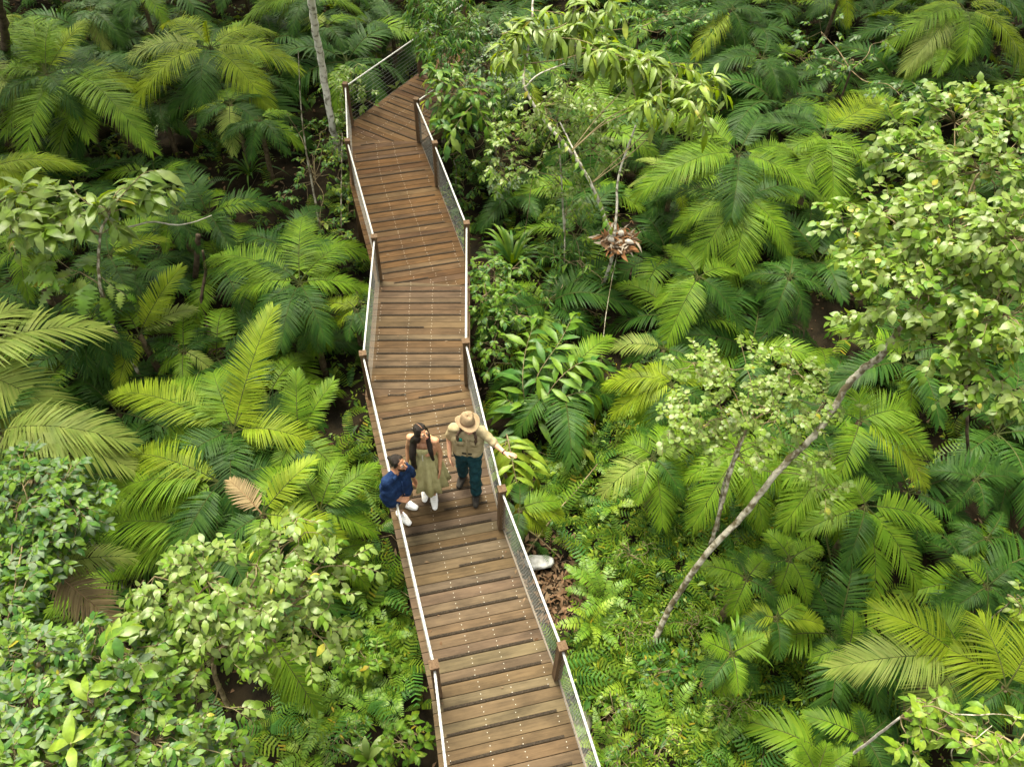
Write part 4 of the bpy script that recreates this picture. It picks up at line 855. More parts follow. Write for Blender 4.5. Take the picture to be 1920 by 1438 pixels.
pole('hanging_vine', 'pale rope vine hanging from the litter nest to the forest floor', 'vine', [(1162, 455, .5), (1148, 520, 0), (1135, 600, -.35), (1127, 680, -.7), (1118, 770, -1.1), (1108, 862, -1.4)], (.007, .006, .006), M_BARK, None, 'stem')
pole('looping_vine', 'thin tan vine running down from the long leaved tree to the strap leaves', 'vine', [(1075, 130, 2.6), (1040, 230, 1.6), (1000, 330, .6), (990, 400, .0), (975, 480, -1.2)], (.008, .007, .006), M_TWIG, None, 'stem')
pole('curling_vine', 'yellow curling vine in front of the dark hanging leaves', 'vine', [(905, 5, 2.2), (880, 35, 2.1), (850, 55, 2.0), (830, 58, 1.9), (832, 75, 1.7)], (.010, .009, .006), M_RACHIS, None, 'stem')
pole('bowed_vine', 'thin vine bowed over the slender tree', 'vine', [(1000, 210, 1.9), (1040, 170, 2.3), (1085, 145, 2.5), (1120, 150, 2.3), (1130, 165, 2.1)], (.006, .006, .004), M_TWIG, None, 'stem')
pole('leaning_tree', 'dark leaning trunk at the upper left edge', 'tree', [(-20, 230, -1.2), (10, 120, .5), (5, 40, 2.0), (-20, -40, 3.2)], (.10, .09, .08), M_BARKD)
for lab, pts in [('reddish trunk base with buttress roots in the dark left hollow', [(362, 560, -1.5), (368, 500, -.6), (370, 465, -.2), (372, 440, .1)]), ('mossy root arching out of the dark left hollow', [(400, 660, -1.4), (385, 600, -1.2), (378, 560, -.9), (385, 510, -.5), (380, 470, 0)]), ('mossy fallen limb lying across the dark left hollow', [(360, 580, -1.2), (390, 565, -1.1), (420, 550, -1.1), (445, 540, -1.2)])]:
    pole('mossy_tree' if 'trunk' in lab else 'root' if 'root' in lab else 'fallen_limb', lab, 'tree' if 'trunk' in lab else 'root' if 'root' in lab else 'branch', pts, (.06, .05, .045) if 'trunk' in lab else (.035, .03, .02), M_BARKD, None, 'trunk' if 'trunk' in lab else 'stem')
pole('fallen_branch', 'fallen brown branch angled through ferns right of the boardwalk', 'branch', [(985, 1040, -1.25), (1040, 965, -1.2), (1080, 920, -1.1), (1120, 870, -1.0)], (.014, .012, .008), M_TWIG, None, 'stem')
pole('fallen_branch', 'pair of dry fallen stems beside the white rock', 'branch', [(955, 975, -1.2), (1000, 1000, -1.2), (1050, 1045, -1.2)], (.012, .01, .007), M_TWIG, None, 'stem')
pole('bent_palm_stalk', 'bent yellow palm stem in the brown hollow of the lower right', 'branch', [(1540, 960, -.1), (1565, 1080, -.6), (1595, 1160, -.8), (1630, 1235, -1.1)], (.016, .014, .012), M_RACHIS, None, 'stem')
pole('slim_tree', 'dark straight stem rising inside the bright crown on the right', 'tree', [(1818, 900, -1.3), (1812, 760, .4), (1815, 620, 1.8), (1830, 500, 3.0)], (.026, .024, .022), M_BARKD)
pole('grey_tree', 'grey trunk behind the long leaved tree at the top edge', 'tree', [(1085, 190, -1.4), (1080, 90, .3), (1076, 0, 1.6), (1074, -40, 2.2)], (.05, .045, .04), M_BARK)
for lab, pts in [('white dead twig lying over the corner bush at bottom right', [(1790, 1338, 1.7), (1830, 1340, 1.7), (1870, 1338, 1.7), (1915, 1345, 1.8)]), ('forked white twig sticking out below the corner bush', [(1790, 1440, 1.3), (1785, 1405, 1.5), (1815, 1395, 1.6), (1860, 1360, 1.7)])]:
    pole('dead_twig', lab, 'branch', pts, (.007, .006, .004), M_BARK, None, 'stem')

# ------------------------------------------------------------------ litter nest (basket fern)
c = P(1160, 452, .45); nest = thing('basket_fern', 'basket of dead brown fronds and caught litter in the fork of the pale tree', 'plant', c)
M_NEST = [simple_mat('dead_frond_orange', (.13, .060, .025, 1), (.25, .125, .055, 1), 9, .85, spec=.1), simple_mat('dead_frond_grey', (.15, .12, .09, 1), (.28, .24, .19, 1), 9, .85, spec=.1), simple_mat('litter_brown', (.07, .04, .02, 1), (.16, .10, .06, 1), 9, .9, spec=.05)]
for k in range(46):
    a = k * 2.399; ring_ = k / 46; r = .18 + .20 * ring_; tilt = 1.0 - .75 * ring_
    L_ = rng.uniform(.12, .30); a += rng.normal(0, .3); tilt += rng.normal(0, .3); d = np.array([math.cos(a) * math.cos(tilt), math.sin(a) * math.cos(tilt), math.sin(tilt) * .8])
    b = np.array([math.cos(a) * r * .75, math.sin(a) * r * .75, -.05 + .05 * rng.random()])
    V_, F_ = leaf_geo(rng.uniform(.2, .36), rng.uniform(-.3, .5), .3, .4); Bm = basis(d[None], (np.array([0, 0, 1.0]) + 1.0 * rng.standard_normal(3))[None])[0]
    W = (V_ * [1, 1, 1]) @ (Bm * L_).T + b
    link('dead_leaf', mesh('dead_leaf', W, F_, [M_NEST[0 if rng.random() < .62 else 1]]), nest)
g = Geo()
for k in range(120):
    a = rng.uniform(0, 6.3); r = .30 * math.sqrt(rng.random()); L_ = rng.uniform(.08, .22)
    V_, F_ = LG['lance'][k % 3]; d = rng.standard_normal(3) * [1, 1, .25]; Bm = basis(d[None], (np.array([0, 0, 1.0]) + .5 * rng.standard_normal(3))[None])[0]
    g.add(V_ @ (Bm * L_).T + np.array([math.cos(a) * r, math.sin(a) * r, .02 + .06 * rng.random()]) + c, F_, int(rng.integers(3)))
g.obj('caught_litter', M_NEST, nest)['kind'] = 'stuff'
g = Geo(); th = np.linspace(0, 2 * np.pi, 15)[:-1]
rr = [(.02, -.16), (.20, -.12), (.34, -.02), (.30, .0), (.02, -.03)]
V_ = np.array([[r * math.cos(t), r * math.sin(t), z] for r, z in rr for t in th]) + rng.normal(0, .012, (70, 3)) + c
g.add(V_, [[i * 14 + j, i * 14 + (j + 1) % 14, (i + 1) * 14 + (j + 1) % 14, (i + 1) * 14 + j] for i in range(4) for j in range(14)]); g.obj('basket', [M_NEST[2]], nest)
for dx, dy, sz, ln in ((.17, -.12, .045, .16), (-.15, -.08, .05, .11), (.04, .10, .06, .10)):
    g = Geo(); q = np.array([c + [dx - ln * .5, dy + ln * .2, .07], c + [dx, dy, .09], c + [dx + ln * .5, dy - ln * .2, .075]])
    g.add(*tube(catmull(q, 9), np.array([.25, .7, .95, 1, 1, .95, .8, .55, .15]) * sz, 8)); g.obj('husk', [M_DEADW], nest)

# ------------------------------------------------------------------ rocks
def rock(label, uv, size, mat, zoff=0.0):
    c = P(uv[0], uv[1], -1.2); c[2] = float(hgt(c[0], c[1])) + zoff
    n1, n2 = 12, 9; V = []
    ph = rng.uniform(0, 6, 6)
    for i in range(n2):
        b = -np.pi / 2 + np.pi * i / (n2 - 1)
        for j in range(n1):
            a = 2 * np.pi * j / n1; d = np.array([math.cos(a) * math.cos(b), math.sin(a) * math.cos(b), math.sin(b)])
            r = 1 + .13 * math.sin(2.1 * d[0] * 2 + ph[0]) + .12 * math.sin(3 * d[1] + ph[1]) + .08 * math.sin(5 * d[2] + 3 * d[0] + ph[2]) + .03 * rng.standard_normal()
            V.append(c + d * r * np.array(size) / 2)
    F = [[i * n1 + j, i * n1 + (j + 1) % n1, (i + 1) * n1 + (j + 1) % n1, (i + 1) * n1 + j] for i in range(n2 - 1) for j in range(n1)]
    o = link('rock', mesh('rock', np.array(V) - c, F, [mat]), None, c); return tag(o, label, 'rock')
M_ROCKW = simple_mat('rock_white', (.26, .26, .24, 1), (.52, .52, .51, 1), 9, .8, .5, 20); M_ROCKG = simple_mat('rock_mossy', (.10, .12, .05, 1), (.24, .22, .17, 1), 6, .9, .6, 20)
rock('white pale rock poking out beside the right railing', (1010, 1050), (.40, .25, .16), M_ROCKW, .09)
rock('mossy grey rock half buried near the bottom of the right railing', (1095, 1345), (.34, .3, .22), M_ROCKG, .02)

# ------------------------------------------------------------------ individual ferns
flib = []
for k in range(5):
    g = Geo(); frond_geo(g, (0, 0, 0), (.5, 0, rng.uniform(.2, .45)), (1, 0, rng.uniform(-.2, .15)), n=22, L=.17, droop=.15, vee=.05, gaps=.02, wf=.8, bare=.1, r0=.006, ang=(82, 60))
    flib.append(g.mesh('frond', [LF['mid' if k % 2 else 'lime' if k == 2 else 'mid'], M_RACHIS], smooth=False))
ferns = [((655, 1100), 'bright sword fern beside the lower left railing, topmost of the ferns there', .5), ((690, 1130), 'glossy fern against the lower left railing below the topmost one', .45), ((720, 1190), 'fern close to the deck edge above the left bottom post', .4),
  ((640, 1180), 'fern under the edge of the bright shrub, left of the boardwalk', .45), ((660, 1260), 'fern in the middle of the lower left bank', .45), ((740, 1290), 'fern just left of the bottom left post', .4), ((610, 1330), 'fern below the drooping palm frond in the lower left', .5), ((700, 1340), 'fern on the lower left bank beside the dark deck edge', .45), ((580, 1400), 'fern at the bottom edge below the glossy shrub', .5),
  ((1130, 1120), 'light green fern right of the railing between white rock and leaning trunk', .55), ((1110, 1170), 'pale fern just left of the leaning trunk foot', .45), ((1090, 1080), 'small fern beside the mossy rock', .35), ((1180, 1280), 'fern directly below the foot of the leaning trunk', .45), ((1260, 1330), 'fern low on the right slope below the trunk foot', .5), ((1130, 1390), 'fern near the bottom edge right of the mossy rock', .45), ((1330, 1390), 'fern at the bottom edge in the middle of the right slope', .5), ((1100, 850), 'dark feathery fern right of the guide’s pointing hand', .55), ((1060, 900), 'feathery fern between the yellowing ginger and the hanging vine', .5), ((1150, 930), 'fern at the foot of the hanging vine', .45)]
for (u, v), lab, s in ferns:
    c = P(u, v, -1.1); c[2] = float(hgt(c[0], c[1])); root = thing('fern', lab, 'fern', c, 'sword ferns on the banks beside the boardwalk')
    a0 = rng.uniform(0, 6); nf = 9
    for k in range(nf):
        o = link('frond', flib[rng.integers(5)], root, (0, 0, .15)); ss = s * rng.uniform(.8, 1.25)
        o.rotation_euler = (rng.normal(0, .2), rng.uniform(-.6, .1), a0 + k * 2 * np.pi / nf + rng.normal(0, .2)); o.scale = (ss, ss, ss)

# ------------------------------------------------------------------ ground cover (uncountable)
def scatter_xy(n):
    x = rng.uniform(-18, 18, n * 2); y = rng.uniform(1.5, 30, n * 2)
    k = np.abs(x) < 5.2 + y * .6
    return x[k][:n], y[k][:n]
ROCK = P(1010, 1050, -1.2); Q1 = P(1085, 1130, -1.3); Q2 = P(1125, 1385, -1.3)
def dens(x, y):
    f = .5 + .5 * np.sin(x * 1.3 + 2 * np.sin(y * .8)) * np.cos(y * 1.1 + np.sin(x * .9) * 2)
    right = np.exp(-(((x - 2.9) / 1.9) ** 2 + ((y - 5.6) / 2.6) ** 2)); left = np.exp(-(((x + 2.0) / .9) ** 2 + ((y - 5.0) / 1.8) ** 2))
    hole = np.ones(np.shape(x))
    for q in GAPS: hole = hole * np.where((np.asarray(x) - q[0]) ** 2 + (np.asarray(y) - q[1]) ** 2 < (q[2] * .9) ** 2, .2, 1)
    return hole * np.clip(.32 + .65 * f ** 2 + (.45 + .8 * f) * right + (.45 + .8 * f) * left, 0, 1.0) * np.where((x - ROCK[0] - .15) ** 2 / .35 + (y - ROCK[1] + .25) ** 2 / .8 < 1, .08, 1) * np.where(((x - Q1[0]) ** 2 + (y - Q1[1]) ** 2 < .16) | ((x - Q2[0]) ** 2 + (y - Q2[1]) ** 2 < .10), .25, 1)
x, y = scatter_xy(34000); k = rng.random(len(x)) < dens(x, y) * np.clip(11 / y, .5, 1); x, y = x[k], y[k]
n2 = 5200; x2, y2 = rng.uniform(.6, 5.2, n2), rng.uniform(2.6, 9.0, n2); k = rng.random(n2) < dens(x2, y2); x, y = np.r_[x, x2[k]], np.r_[y, y2[k]]
def off_deck(x, y, mrg):
    q = np.ones(len(x), bool)
    pl = np.array(list(Lo) + list(Ro)[::-1])
    inside = np.zeros(len(x), bool); j = len(pl) - 1
    for i in range(len(pl)):
        c = ((pl[i, 1] > y) != (pl[j, 1] > y)) & (x < (pl[j, 0] - pl[i, 0]) * (y - pl[i, 1]) / (pl[j, 1] - pl[i, 1] + 1e-12) + pl[i, 0]); inside ^= c; j = i
    return ~inside
k = off_deck(x, y, 0); x, y = x[k], y[k]
n = len(x); z = hgt(x, y)
# leafy shoots
tl = rng.uniform(.12, .3, (n, 1)); d = np.c_[rng.standard_normal((n, 2)), rng.uniform(.2, 1.4, n)]
p, B, s, tw = shoots(np.c_[x, y, z + rng.uniform(0, .3, n)], d, tl, 5, .085 * np.clip(y / 9, .8, 1.6) * rng.choice([.6, .9, 1.5], size=n, p=[.45, .4, .15]), 55, .4, .45, .3)
g = Geo(); var = rng.integers(3, size=len(p)); cm = rng.choice(4, size=len(p), p=[.66, .14, .15, .05])
for v in range(3):
    for c in range(4):
        sel = (var == v) & (cm == c); g.add(*place(LG['tiny'][v], B[sel], p[sel], s[sel] * 1.1), c)
tag(g.obj('undergrowth', [LF['under'], LF['deep'], LF['lime'], LF['yellow']]), 'mixed low green leaves covering the forest floor', kind='stuff')
# small ferns
x, y = scatter_xy(4200); n2 = 420; x, y = np.r_[x, rng.uniform(.5, 5.0, n2), rng.uniform(-3.4, -.6, 300)], np.r_[y, rng.uniform(2.6, 9.0, n2), rng.uniform(2.8, 7.5, 300)]
k = (rng.random(len(x)) < dens(x, y)) & off_deck(x, y, 0); x, y = x[k], y[k]; n = len(x)
fg = []
for k in range(3):
    t = np.linspace(.1, .97, 13); V = []; F = []
    for i, q in enumerate(t):
        c = np.array([q, 0, .35 * q * (1.1 - q) * 2 - .1 * q * q]); l = .17 * math.sin(np.pi * (.15 + .8 * q)) ** .8
        for sd_ in (-1, 1):
            b = len(V); V += [c + [-.02, 0, 0], c + [.025, 0, 0], c + [.06, sd_ * l, -.25 * l], c + [.03, sd_ * l, -.25 * l]]
            F.append([b, b + 1, b + 2, b + 3] if sd_ > 0 else [b, b + 3, b + 2, b + 1])
    fg.append((np.array(V), np.array(F)))
g = Geo()
for rep in range(3):
    a = rng.uniform(0, 6.28, n); d = np.c_[np.cos(a), np.sin(a), rng.uniform(.0, .9, n)]
    B = basis(d, np.array([0, 0, 1.0]) + .15 * rng.standard_normal((n, 3))); s = .22 + .55 * rng.random(n) ** 2; pos = np.c_[x, y, hgt(x, y) + .05]
    cm = rng.choice(3, size=n, p=[.5, .3, .2])
    for c in range(3):
        sel = cm == c; g.add(*place(fg[rep], B[sel], pos[sel], s[sel]), c)
tag(g.obj('fern_cover', [LF['under'], LF['deep'], LF['mid']], smooth=False), 'carpet of small feathery ferns on the forest floor', kind='stuff')
# leaf litter
x, y = scatter_xy(12000); q1, q2 = P(1085, 1130, -1.3), P(1125, 1385, -1.3); x, y = np.r_[x, ROCK[0] + rng.normal(.2, .35, 420), q1[0] + rng.normal(0, .3, 260), q2[0] + rng.normal(0, .25, 200)], np.r_[y, ROCK[1] + rng.normal(-.2, .4, 420), q1[1] + rng.normal(0, .35, 260), q2[1] + rng.normal(0, .3, 200)]; k = off_deck(x, y, 0); x, y = x[k], y[k]; n = len(x)
B = basis(rng.standard_normal((n, 3)) * [1, 1, .35], np.array([0, 0, 1.0]) + .5 * rng.standard_normal((n, 3))); s = rng.uniform(.05, .16, n); pos = np.c_[x, y, hgt(x, y) + .02]
g = Geo(); cm = rng.integers(3, size=n)
M_LIT = [simple_mat('litter_tan', (.075, .045, .022, 1), (.15, .10, .055, 1), 9, .9), M_NEST[2], M_NEST[2]]
for c in range(3):
    sel = cm == c; g.add(*place(LG['tiny'][c], B[sel], pos[sel], s[sel]), c)
tag(g.obj('leaf_litter', M_LIT), 'dry brown leaf litter on the soil', kind='stuff')
# a few fallen leaves on the deck
n = 46; q = rng.random(n); sd_ = rng.random(n); ctrA = np.array([[Lw[i] * (1 - f) + Lw[i + 1] * f, Rw[i] * (1 - f) + Rw[i + 1] * f] for i, f in zip(rng.integers(0, 5, n), q)])
side = np.where(rng.random(n) < .65, rng.choice([.04, .95], n) + rng.normal(0, .02, n), sd_ * .9 + .05)[:, None]
xy = ctrA[:, 0] * (1 - side) + ctrA[:, 1] * side; pos = np.c_[xy, np.full(n, .012)]
B = basis(rng.standard_normal((n, 3)) * [1, 1, .1], np.array([0, 0, 1.0]) + .2 * rng.standard_normal((n, 3))); g = Geo(); cm = rng.integers(3, size=n); s = rng.uniform(.03, .085, n)
for c in range(3): g.add(*place(LG['tiny'][c], B[cm == c], pos[cm == c], s[cm == c]), c)
tag(g.obj('fallen_leaves', M_LIT), 'few dry fallen leaves lying along the deck edges', kind='stuff')
# dry sticks and thin stems in the gaps
g = Geo(); x, y = scatter_xy(900); k = off_deck(x, y, 0)
for a, b in zip(x[k], y[k]):
    z0 = float(hgt(a, b)); l = rng.uniform(.3, 1.1); th = rng.uniform(0, 6.28); up_ = rng.uniform(0, .8)
    e = np.array([a + l * math.cos(th), b + l * math.sin(th), z0 + up_ * l]); m_ = (np.array([a, b, z0]) + e) / 2 + rng.normal(0, .06, 3)
    g.add(*tube(np.array([[a, b, z0], m_, e]), [.007, .006, .003], 3), int(rng.random() < .4))
tag(g.obj('fallen_sticks', [M_TWIG, M_BARKD]), 'thin dry sticks and stems scattered on the forest floor', kind='stuff')

# ------------------------------------------------------------------ unseen tall forest added round the clearing to shade it
g = Geo(); tg = Geo(); ctr = []
for k in range(46):
    f = k / 45
    if f < .3: q = f / .3; x, y = -9.5 - q * 9.5, 1 + q * 24
    elif f < .7: q = (f - .3) / .4; x, y = -21 + q * 42, 33 + 3 * math.sin(q * 9)
    else: q = (f - .7) / .3; x, y = 19 - q * 9, 25 - q * 24
    x += rng.normal(0, 1.0); y += rng.normal(0, 1.0) + (1.5 if f < .3 or f > .7 else 0); x += math.copysign(2.2, x) if f < .3 or f > .7 else 0
    ht = rng.uniform(9, 16); ctr.append((x, y, ht, rng.uniform(2.2, 3.6)))
    tg.add(*tube([(x, y, -1.6), (x + .2, y, ht * .5), (x, y, ht)], [.28, .22, .12], 7))
over = [(-8.5, 15), (-13, 19), (-6, 21), (-11, 25), (11, 16), (9, 22), (14, 21), (4.5, 26), (-3, 29), (9, 28), (10.5, 10.5), (-10.5, 10)]  # added crowns without trunks, above the view, shading the far understory
for x, y in over:
    ctr.append((x + rng.normal(0, .4), y + rng.normal(0, .4), rng.uniform(12.5, 15), rng.uniform(2.2, 3.0)))
for x, y, ht, r in ctr:
    n = 420; d = nrm(rng.standard_normal((n, 3))); q = rng.uniform(.4, 1, (n, 1))
    p = np.array([x, y, ht]) + d * q * np.array([r, r, r * 1.1]) - [0, 0, r * .3]
    B = basis(d + .6 * rng.standard_normal((n, 3)), np.array([0, 0, 1.]) + .5 * rng.standard_normal((n, 3)))
    g.add(*place(LG['tiny'][0], B, p, rng.uniform(.5, .9, n)))
fo = tag(g.obj('forest', [LF['mid']]), 'unseen rainforest canopy added round and above the clearing for its shade', kind='stuff')
tag(tg.obj('unseen_forest_trunks', [M_BARKD]), 'trunks of the unseen rainforest added round the clearing for its shade', kind='stuff')
# ------------------------------------------------------------------ people
def caps(g, a, b, ra, rb, seg=12):
    a, b = np.asarray(a, float), np.asarray(b, float); L_ = np.linalg.norm(b - a)
    x = nrm(b - a) if L_ > 1e-6 else np.array([0, 0, 1.0])
    r = np.array([1.0, 0, 0]) if abs(x[0]) < .8 else np.array([0, 1.0, 0]); y = nrm(np.cross(x, r)); z = np.cross(x, y)
    th = np.linspace(0, 2 * np.pi, seg, endpoint=False); rings = []
    for q in np.radians([-75, -50, -25, 0]): rings.append((a + x * ra * math.sin(q), ra * math.cos(q)))
    for q in np.radians([0, 25, 50, 75]): rings.append((b + x * rb * math.sin(q), rb * math.cos(q)))
    if L_ < 1e-6: rings.pop(4)
    V = [c + rr * (math.cos(t) * y + math.sin(t) * z) for c, rr in rings for t in th]
    n = len(rings); V += [a - x * ra, b + x * rb]; A, Bq = n * seg, n * seg + 1; F = []
    for i in range(n - 1):
        for j in range(seg): F.append([i * seg + j, i * seg + (j + 1) % seg, (i + 1) * seg + (j + 1) % seg, (i + 1) * seg + j])
    for k in range(0, seg, 2):
        F.append([A, (k + 2) % seg, k + 1, k]); o = (n - 1) * seg; F.append([Bq, o + k, o + k + 1, o + (k + 2) % seg])
    g.add(V, F)
def ell(g, c, r, ax=None):
    q = Geo(); caps(q, (0, 0, 0), (0, 0, 0), 1, 1, 16); V = np.concatenate(q.V) * np.asarray(r)
    if ax is not None: V = V @ np.asarray(ax)
    g.add(V + np.asarray(c), np.concatenate(q.F))
def fuse(g, name, mats, parent, voxel=.008, smooth=3, fold=0.0):
    off = np.array(parent.location) if parent.parent is None else np.array(parent.parent.location)
    me = g.mesh('tmp', [], off); o = bpy.data.objects.new('tmp', me); col.objects.link(o)
    md = o.modifiers.new('r', 'REMESH'); md.mode = 'VOXEL'; md.voxel_size = voxel
    if smooth: s = o.modifiers.new('s', 'SMOOTH'); s.iterations = smooth; s.factor = .5
    bpy.context.view_layer.update(); dg = bpy.context.evaluated_depsgraph_get()
    nm = bpy.data.meshes.new_from_object(o.evaluated_get(dg)); nm.name = name
    bpy.data.objects.remove(o); bpy.data.meshes.remove(me)
    nm.materials.clear()
    if fold:                                       # soft creases
        k = len(nm.vertices); co = np.empty(k * 3, np.float32); nv = np.empty(k * 3, np.float32)
        nm.vertices.foreach_get('co', co); nm.vertex_normals.foreach_get('vector', nv); co = co.reshape(-1, 3); nv = nv.reshape(-1, 3)
        x_, y_, z_ = co.T; f_ = np.sin(34 * z_ + 14 * x_ + 2.2 * np.sin(13 * x_ + 9 * y_ + 5 * z_)) + .7 * np.sin(52 * x_ - 23 * z_ + 2 * np.sin(17 * z_ + 11 * y_)) + .4 * np.sin(80 * y_ + 30 * z_)
        co = co + nv * (fold * f_)[:, None]; nm.vertices.foreach_set('co', co.ravel().astype(np.float32))
    for mt in mats: nm.materials.append(mt)
    nm.polygons.foreach_set('use_smooth', np.ones(len(nm.polygons), bool)); nm.polygons.foreach_set('material_index', np.zeros(len(nm.polygons), np.int32)); nm.update()
    return link(name, nm, parent)
def skin_mat(n, a, b): return simple_mat(n, a, b, 14, .5, .12, 120, spec=.35)
def cloth_mat(n, a, b, sc=16): return simple_mat(n, a, b, sc, .9, .35, 60, spec=.12)

def hand(g, wr, d, pn, sd, curl=.35, L_=.085):
    """palm, four fingers and a thumb; d along the hand, pn out of the back of the hand"""
    d = nrm(d); s = nrm(np.cross(pn, d)) * sd; pn = np.cross(d, s) if sd > 0 else np.cross(s, d)
    for q in (-.026, -.009, .009, .026): caps(g, wr + d * .012 + s * q * .7, wr + d * L_ + s * q, .014, .0125, 8)
    for q, fl in ((-.03, .060), (-.0105, .074), (.0105, .080), (.03, .072)):
        k = wr + d * L_ + s * q; m1 = k + d * fl * .5 + s * q * .12 - pn * fl * curl * .25; e = m1 + d * fl * .45 - pn * fl * curl * .6
        caps(g, k, m1, .0095, .0088, 8); caps(g, m1, e, .0088, .0072, 8)
    k = wr + d * .025 + s * .028; m1 = k + d * .035 + s * .030 - pn * .008; e = m1 + d * .034 + s * .008 - pn * .01
    caps(g, k, m1, .0125, .0105, 8); caps(g, m1, e, .0105, .0085, 8)

def body(root, J, sk, sc=1.0, fem=False, bare=True):
    """one continuous skin surface from the joints"""
    g = Geo(); f = nrm(J['face']); upv = nrm(J['crown']); s = nrm(np.cross(upv, f)); f = np.cross(s, upv)
    hc = np.array(J['head'])
    ax = np.array([s, f, upv])            # rows: side, front, up
    H = lambda x, y, z: hc + np.array([x, y, z]) @ ax * sc
    ell(g, H(0, -.012, .028), np.array([.074, .092, .088]) * sc, ax); ell(g, H(0, .018, -.030), np.array([.060, .070, .078]) * sc, ax)
    ell(g, H(0, .050, -.085), np.array([.030, .026, .022]) * sc, ax)
    caps(g, H(0, .088, .004), H(0, .104, -.030), .010 * sc, .015 * sc, 8)
    for q in (-1, 1):
        ell(g, H(.074 * q, -.008, -.012), np.array([.012, .022, .032]) * sc, ax); ell(g, H(.036 * q, .062, -.020), np.array([.026, .022, .022]) * sc, ax)
        ell(g, H(.030 * q, .076, .020), np.array([.026, .014, .010]) * sc, ax)
    ell(g, H(0, .086, -.058), np.array([.026, .014, .012]) * sc, ax)
    ch, pv = np.array(J['chest']), np.array(J['pelvis']); sL, sR = np.array(J['shoL']), np.array(J['shoR']); nb = np.array(J['neck'])
    caps(g, nb, hc - upv * .05 * sc, .056 * sc, .052 * sc); lat = nrm(sL - sR); wd = .5 * np.linalg.norm(sL - sR)
    for q in (-.55, 0, .55): caps(g, ch + lat * wd * q, ch * .45 + pv * .55 + lat * wd * q * .8, .105 * sc, .09 * sc)
    for q in (-.4, .4): caps(g, pv + lat * .16 * q, pv * .7 + ch * .3 + lat * .15 * q, .11 * sc, .095 * sc)
    caps(g, sL - lat * .02, nb, .055 * sc, .06 * sc); caps(g, sR + lat * .02, nb, .055 * sc, .06 * sc); caps(g, sL, sR, .055 * sc, .055 * sc)
    if fem:
        bf = nrm(np.cross(lat, [0, 0, 1.0]));
        for q in (-1, 1): ell(g, ch + lat * q * .075 + bf * .085 - [0, 0, .03], (.062, .06, .06))
    k = .88 if fem else 1.0
    for S in 'LR':
        sh, eb, wr = (np.array(J[n_ + S]) for n_ in ('sho', 'elb', 'wri')); hp, kn, an, to = (np.array(J[n_ + S]) for n_ in ('hip', 'kne', 'ank', 'toe'))
        caps(g, sh, eb, .050 * sc * k, .038 * sc * k); caps(g, eb, wr, .039 * sc * k, .027 * sc * k); ell(g, sh, np.array([.056, .056, .056]) * sc * k)
        hand(g, wr, J['hnd' + S], J['hbk' + S], 1 if S == 'R' else -1, J.get('curl' + S, .4))
        caps(g, hp, kn, .080 * sc, .053 * sc); caps(g, kn, an, .054 * sc, .036 * sc); caps(g, kn * .7 + an * .3 - nrm(np.array(J['bf'])) * .012, kn * .4 + an * .6, .052 * sc, .040 * sc)
        caps(g, an, an * .75 + to * .25 - [0, 0, .03], .034, .028)
    b = fuse(g, 'body', [sk], root, .0065, 2)
    # face details
    for q in (-1, 1):
        e = Geo(); ell(e, H(.031 * q, .083, .002), np.array([.014, .008, .0075]) * sc, ax); eo = e.obj('eye', [M_EYEW], root)
        e = Geo(); ell(e, H(.033 * q, .0905, .002), np.array([.0065, .0035, .0065]) * sc, ax); link('iris', e.mesh('iris', [M_HAIR], root.location), eo)
        e = Geo(); caps(e, H(.014 * q, .094, .021), H(.048 * q, .083, .026), .0045, .0035, 6); e.obj('eyebrow', [M_HAIR], root)
    e = Geo(); caps(e, H(-.02, .096, -.058), H(.02, .096, -.058), .0075, .0075, 8); e.obj('lips', [M_LIP], root)
    return b, H, ax, lat
def shoe(root, an, to, mat, sole, boot=False):
    an, to = np.array(an), np.array(to); d = nrm((to - an) * [1, 1, 0]); s = np.array([-d[1], d[0], 0]); hb = np.array([an[0], an[1], .004]) - d * .045
    g = Geo()
    for q in (-.016, .016): caps(g, hb + d * .02 + s * q + [0, 0, .048], hb + d * .13 + s * q * 1.4 + [0, 0, .046], .034, .033)
    for q in (-.018, .018): caps(g, hb + d * .13 + s * q + [0, 0, .044], hb + d * .235 + s * q * .7 + [0, 0, .034], .034, .026)
    caps(g, hb + d * .045 + [0, 0, .06], np.array(an) + [0, 0, .10 if boot else -.02], .046, .05 if boot else .040)
    o = fuse(g, 'boot' if boot else 'shoe', [mat], root, .008, 2)
    t = np.linspace(0, 2 * np.pi, 21)[:-1]; ring = np.array([hb + d * (.105 + .15 * math.cos(a)) + s * (.047 + .008 * math.cos(a)) * math.sin(a) for a in t])
    V = np.concatenate([ring * [1, 1, 0] + [0, 0, .004], ring * [1, 1, 0] + [0, 0, .026]]); F = [[i, (i + 1) % 20, (i + 1) % 20 + 20, i + 20] for i in range(20)]
    F += [[20, 20 + i, 21 + i, 22 + i] for i in range(1, 18, 2)]
    g = Geo(); g.add(V, F); link('sole', g.mesh('sole', [sole], root.location), o)
    if not boot:
        g = Geo()
        for i in range(4):
            c = hb + d * (.085 + .028 * i) + [0, 0, .094 - .008 * i]; g.add(*tube(np.array([c - s * .022, c + [0, 0, .004], c + s * .022]), [.0035] * 3, 4))
        link('laces', g.mesh('laces', [sole], root.location), o)
    return o
M_HAIR = simple_mat('hair_dark', (.007, .005, .004, 1), (.018, .012, .008, 1), 9, .5, .5, 60, spec=.22, stretch=(30, 30, 3))
M_HAIRB = simple_mat('hair_brown', (.035, .018, .010, 1), (.07, .038, .02, 1), 9, .45, .5, 60, stretch=(30, 30, 3))
M_EYEW = simple_mat('eye_white', (.6, .57, .53, 1), None, rough=.3); M_LIP = simple_mat('lip', (.30, .10, .08, 1), None, rough=.45)
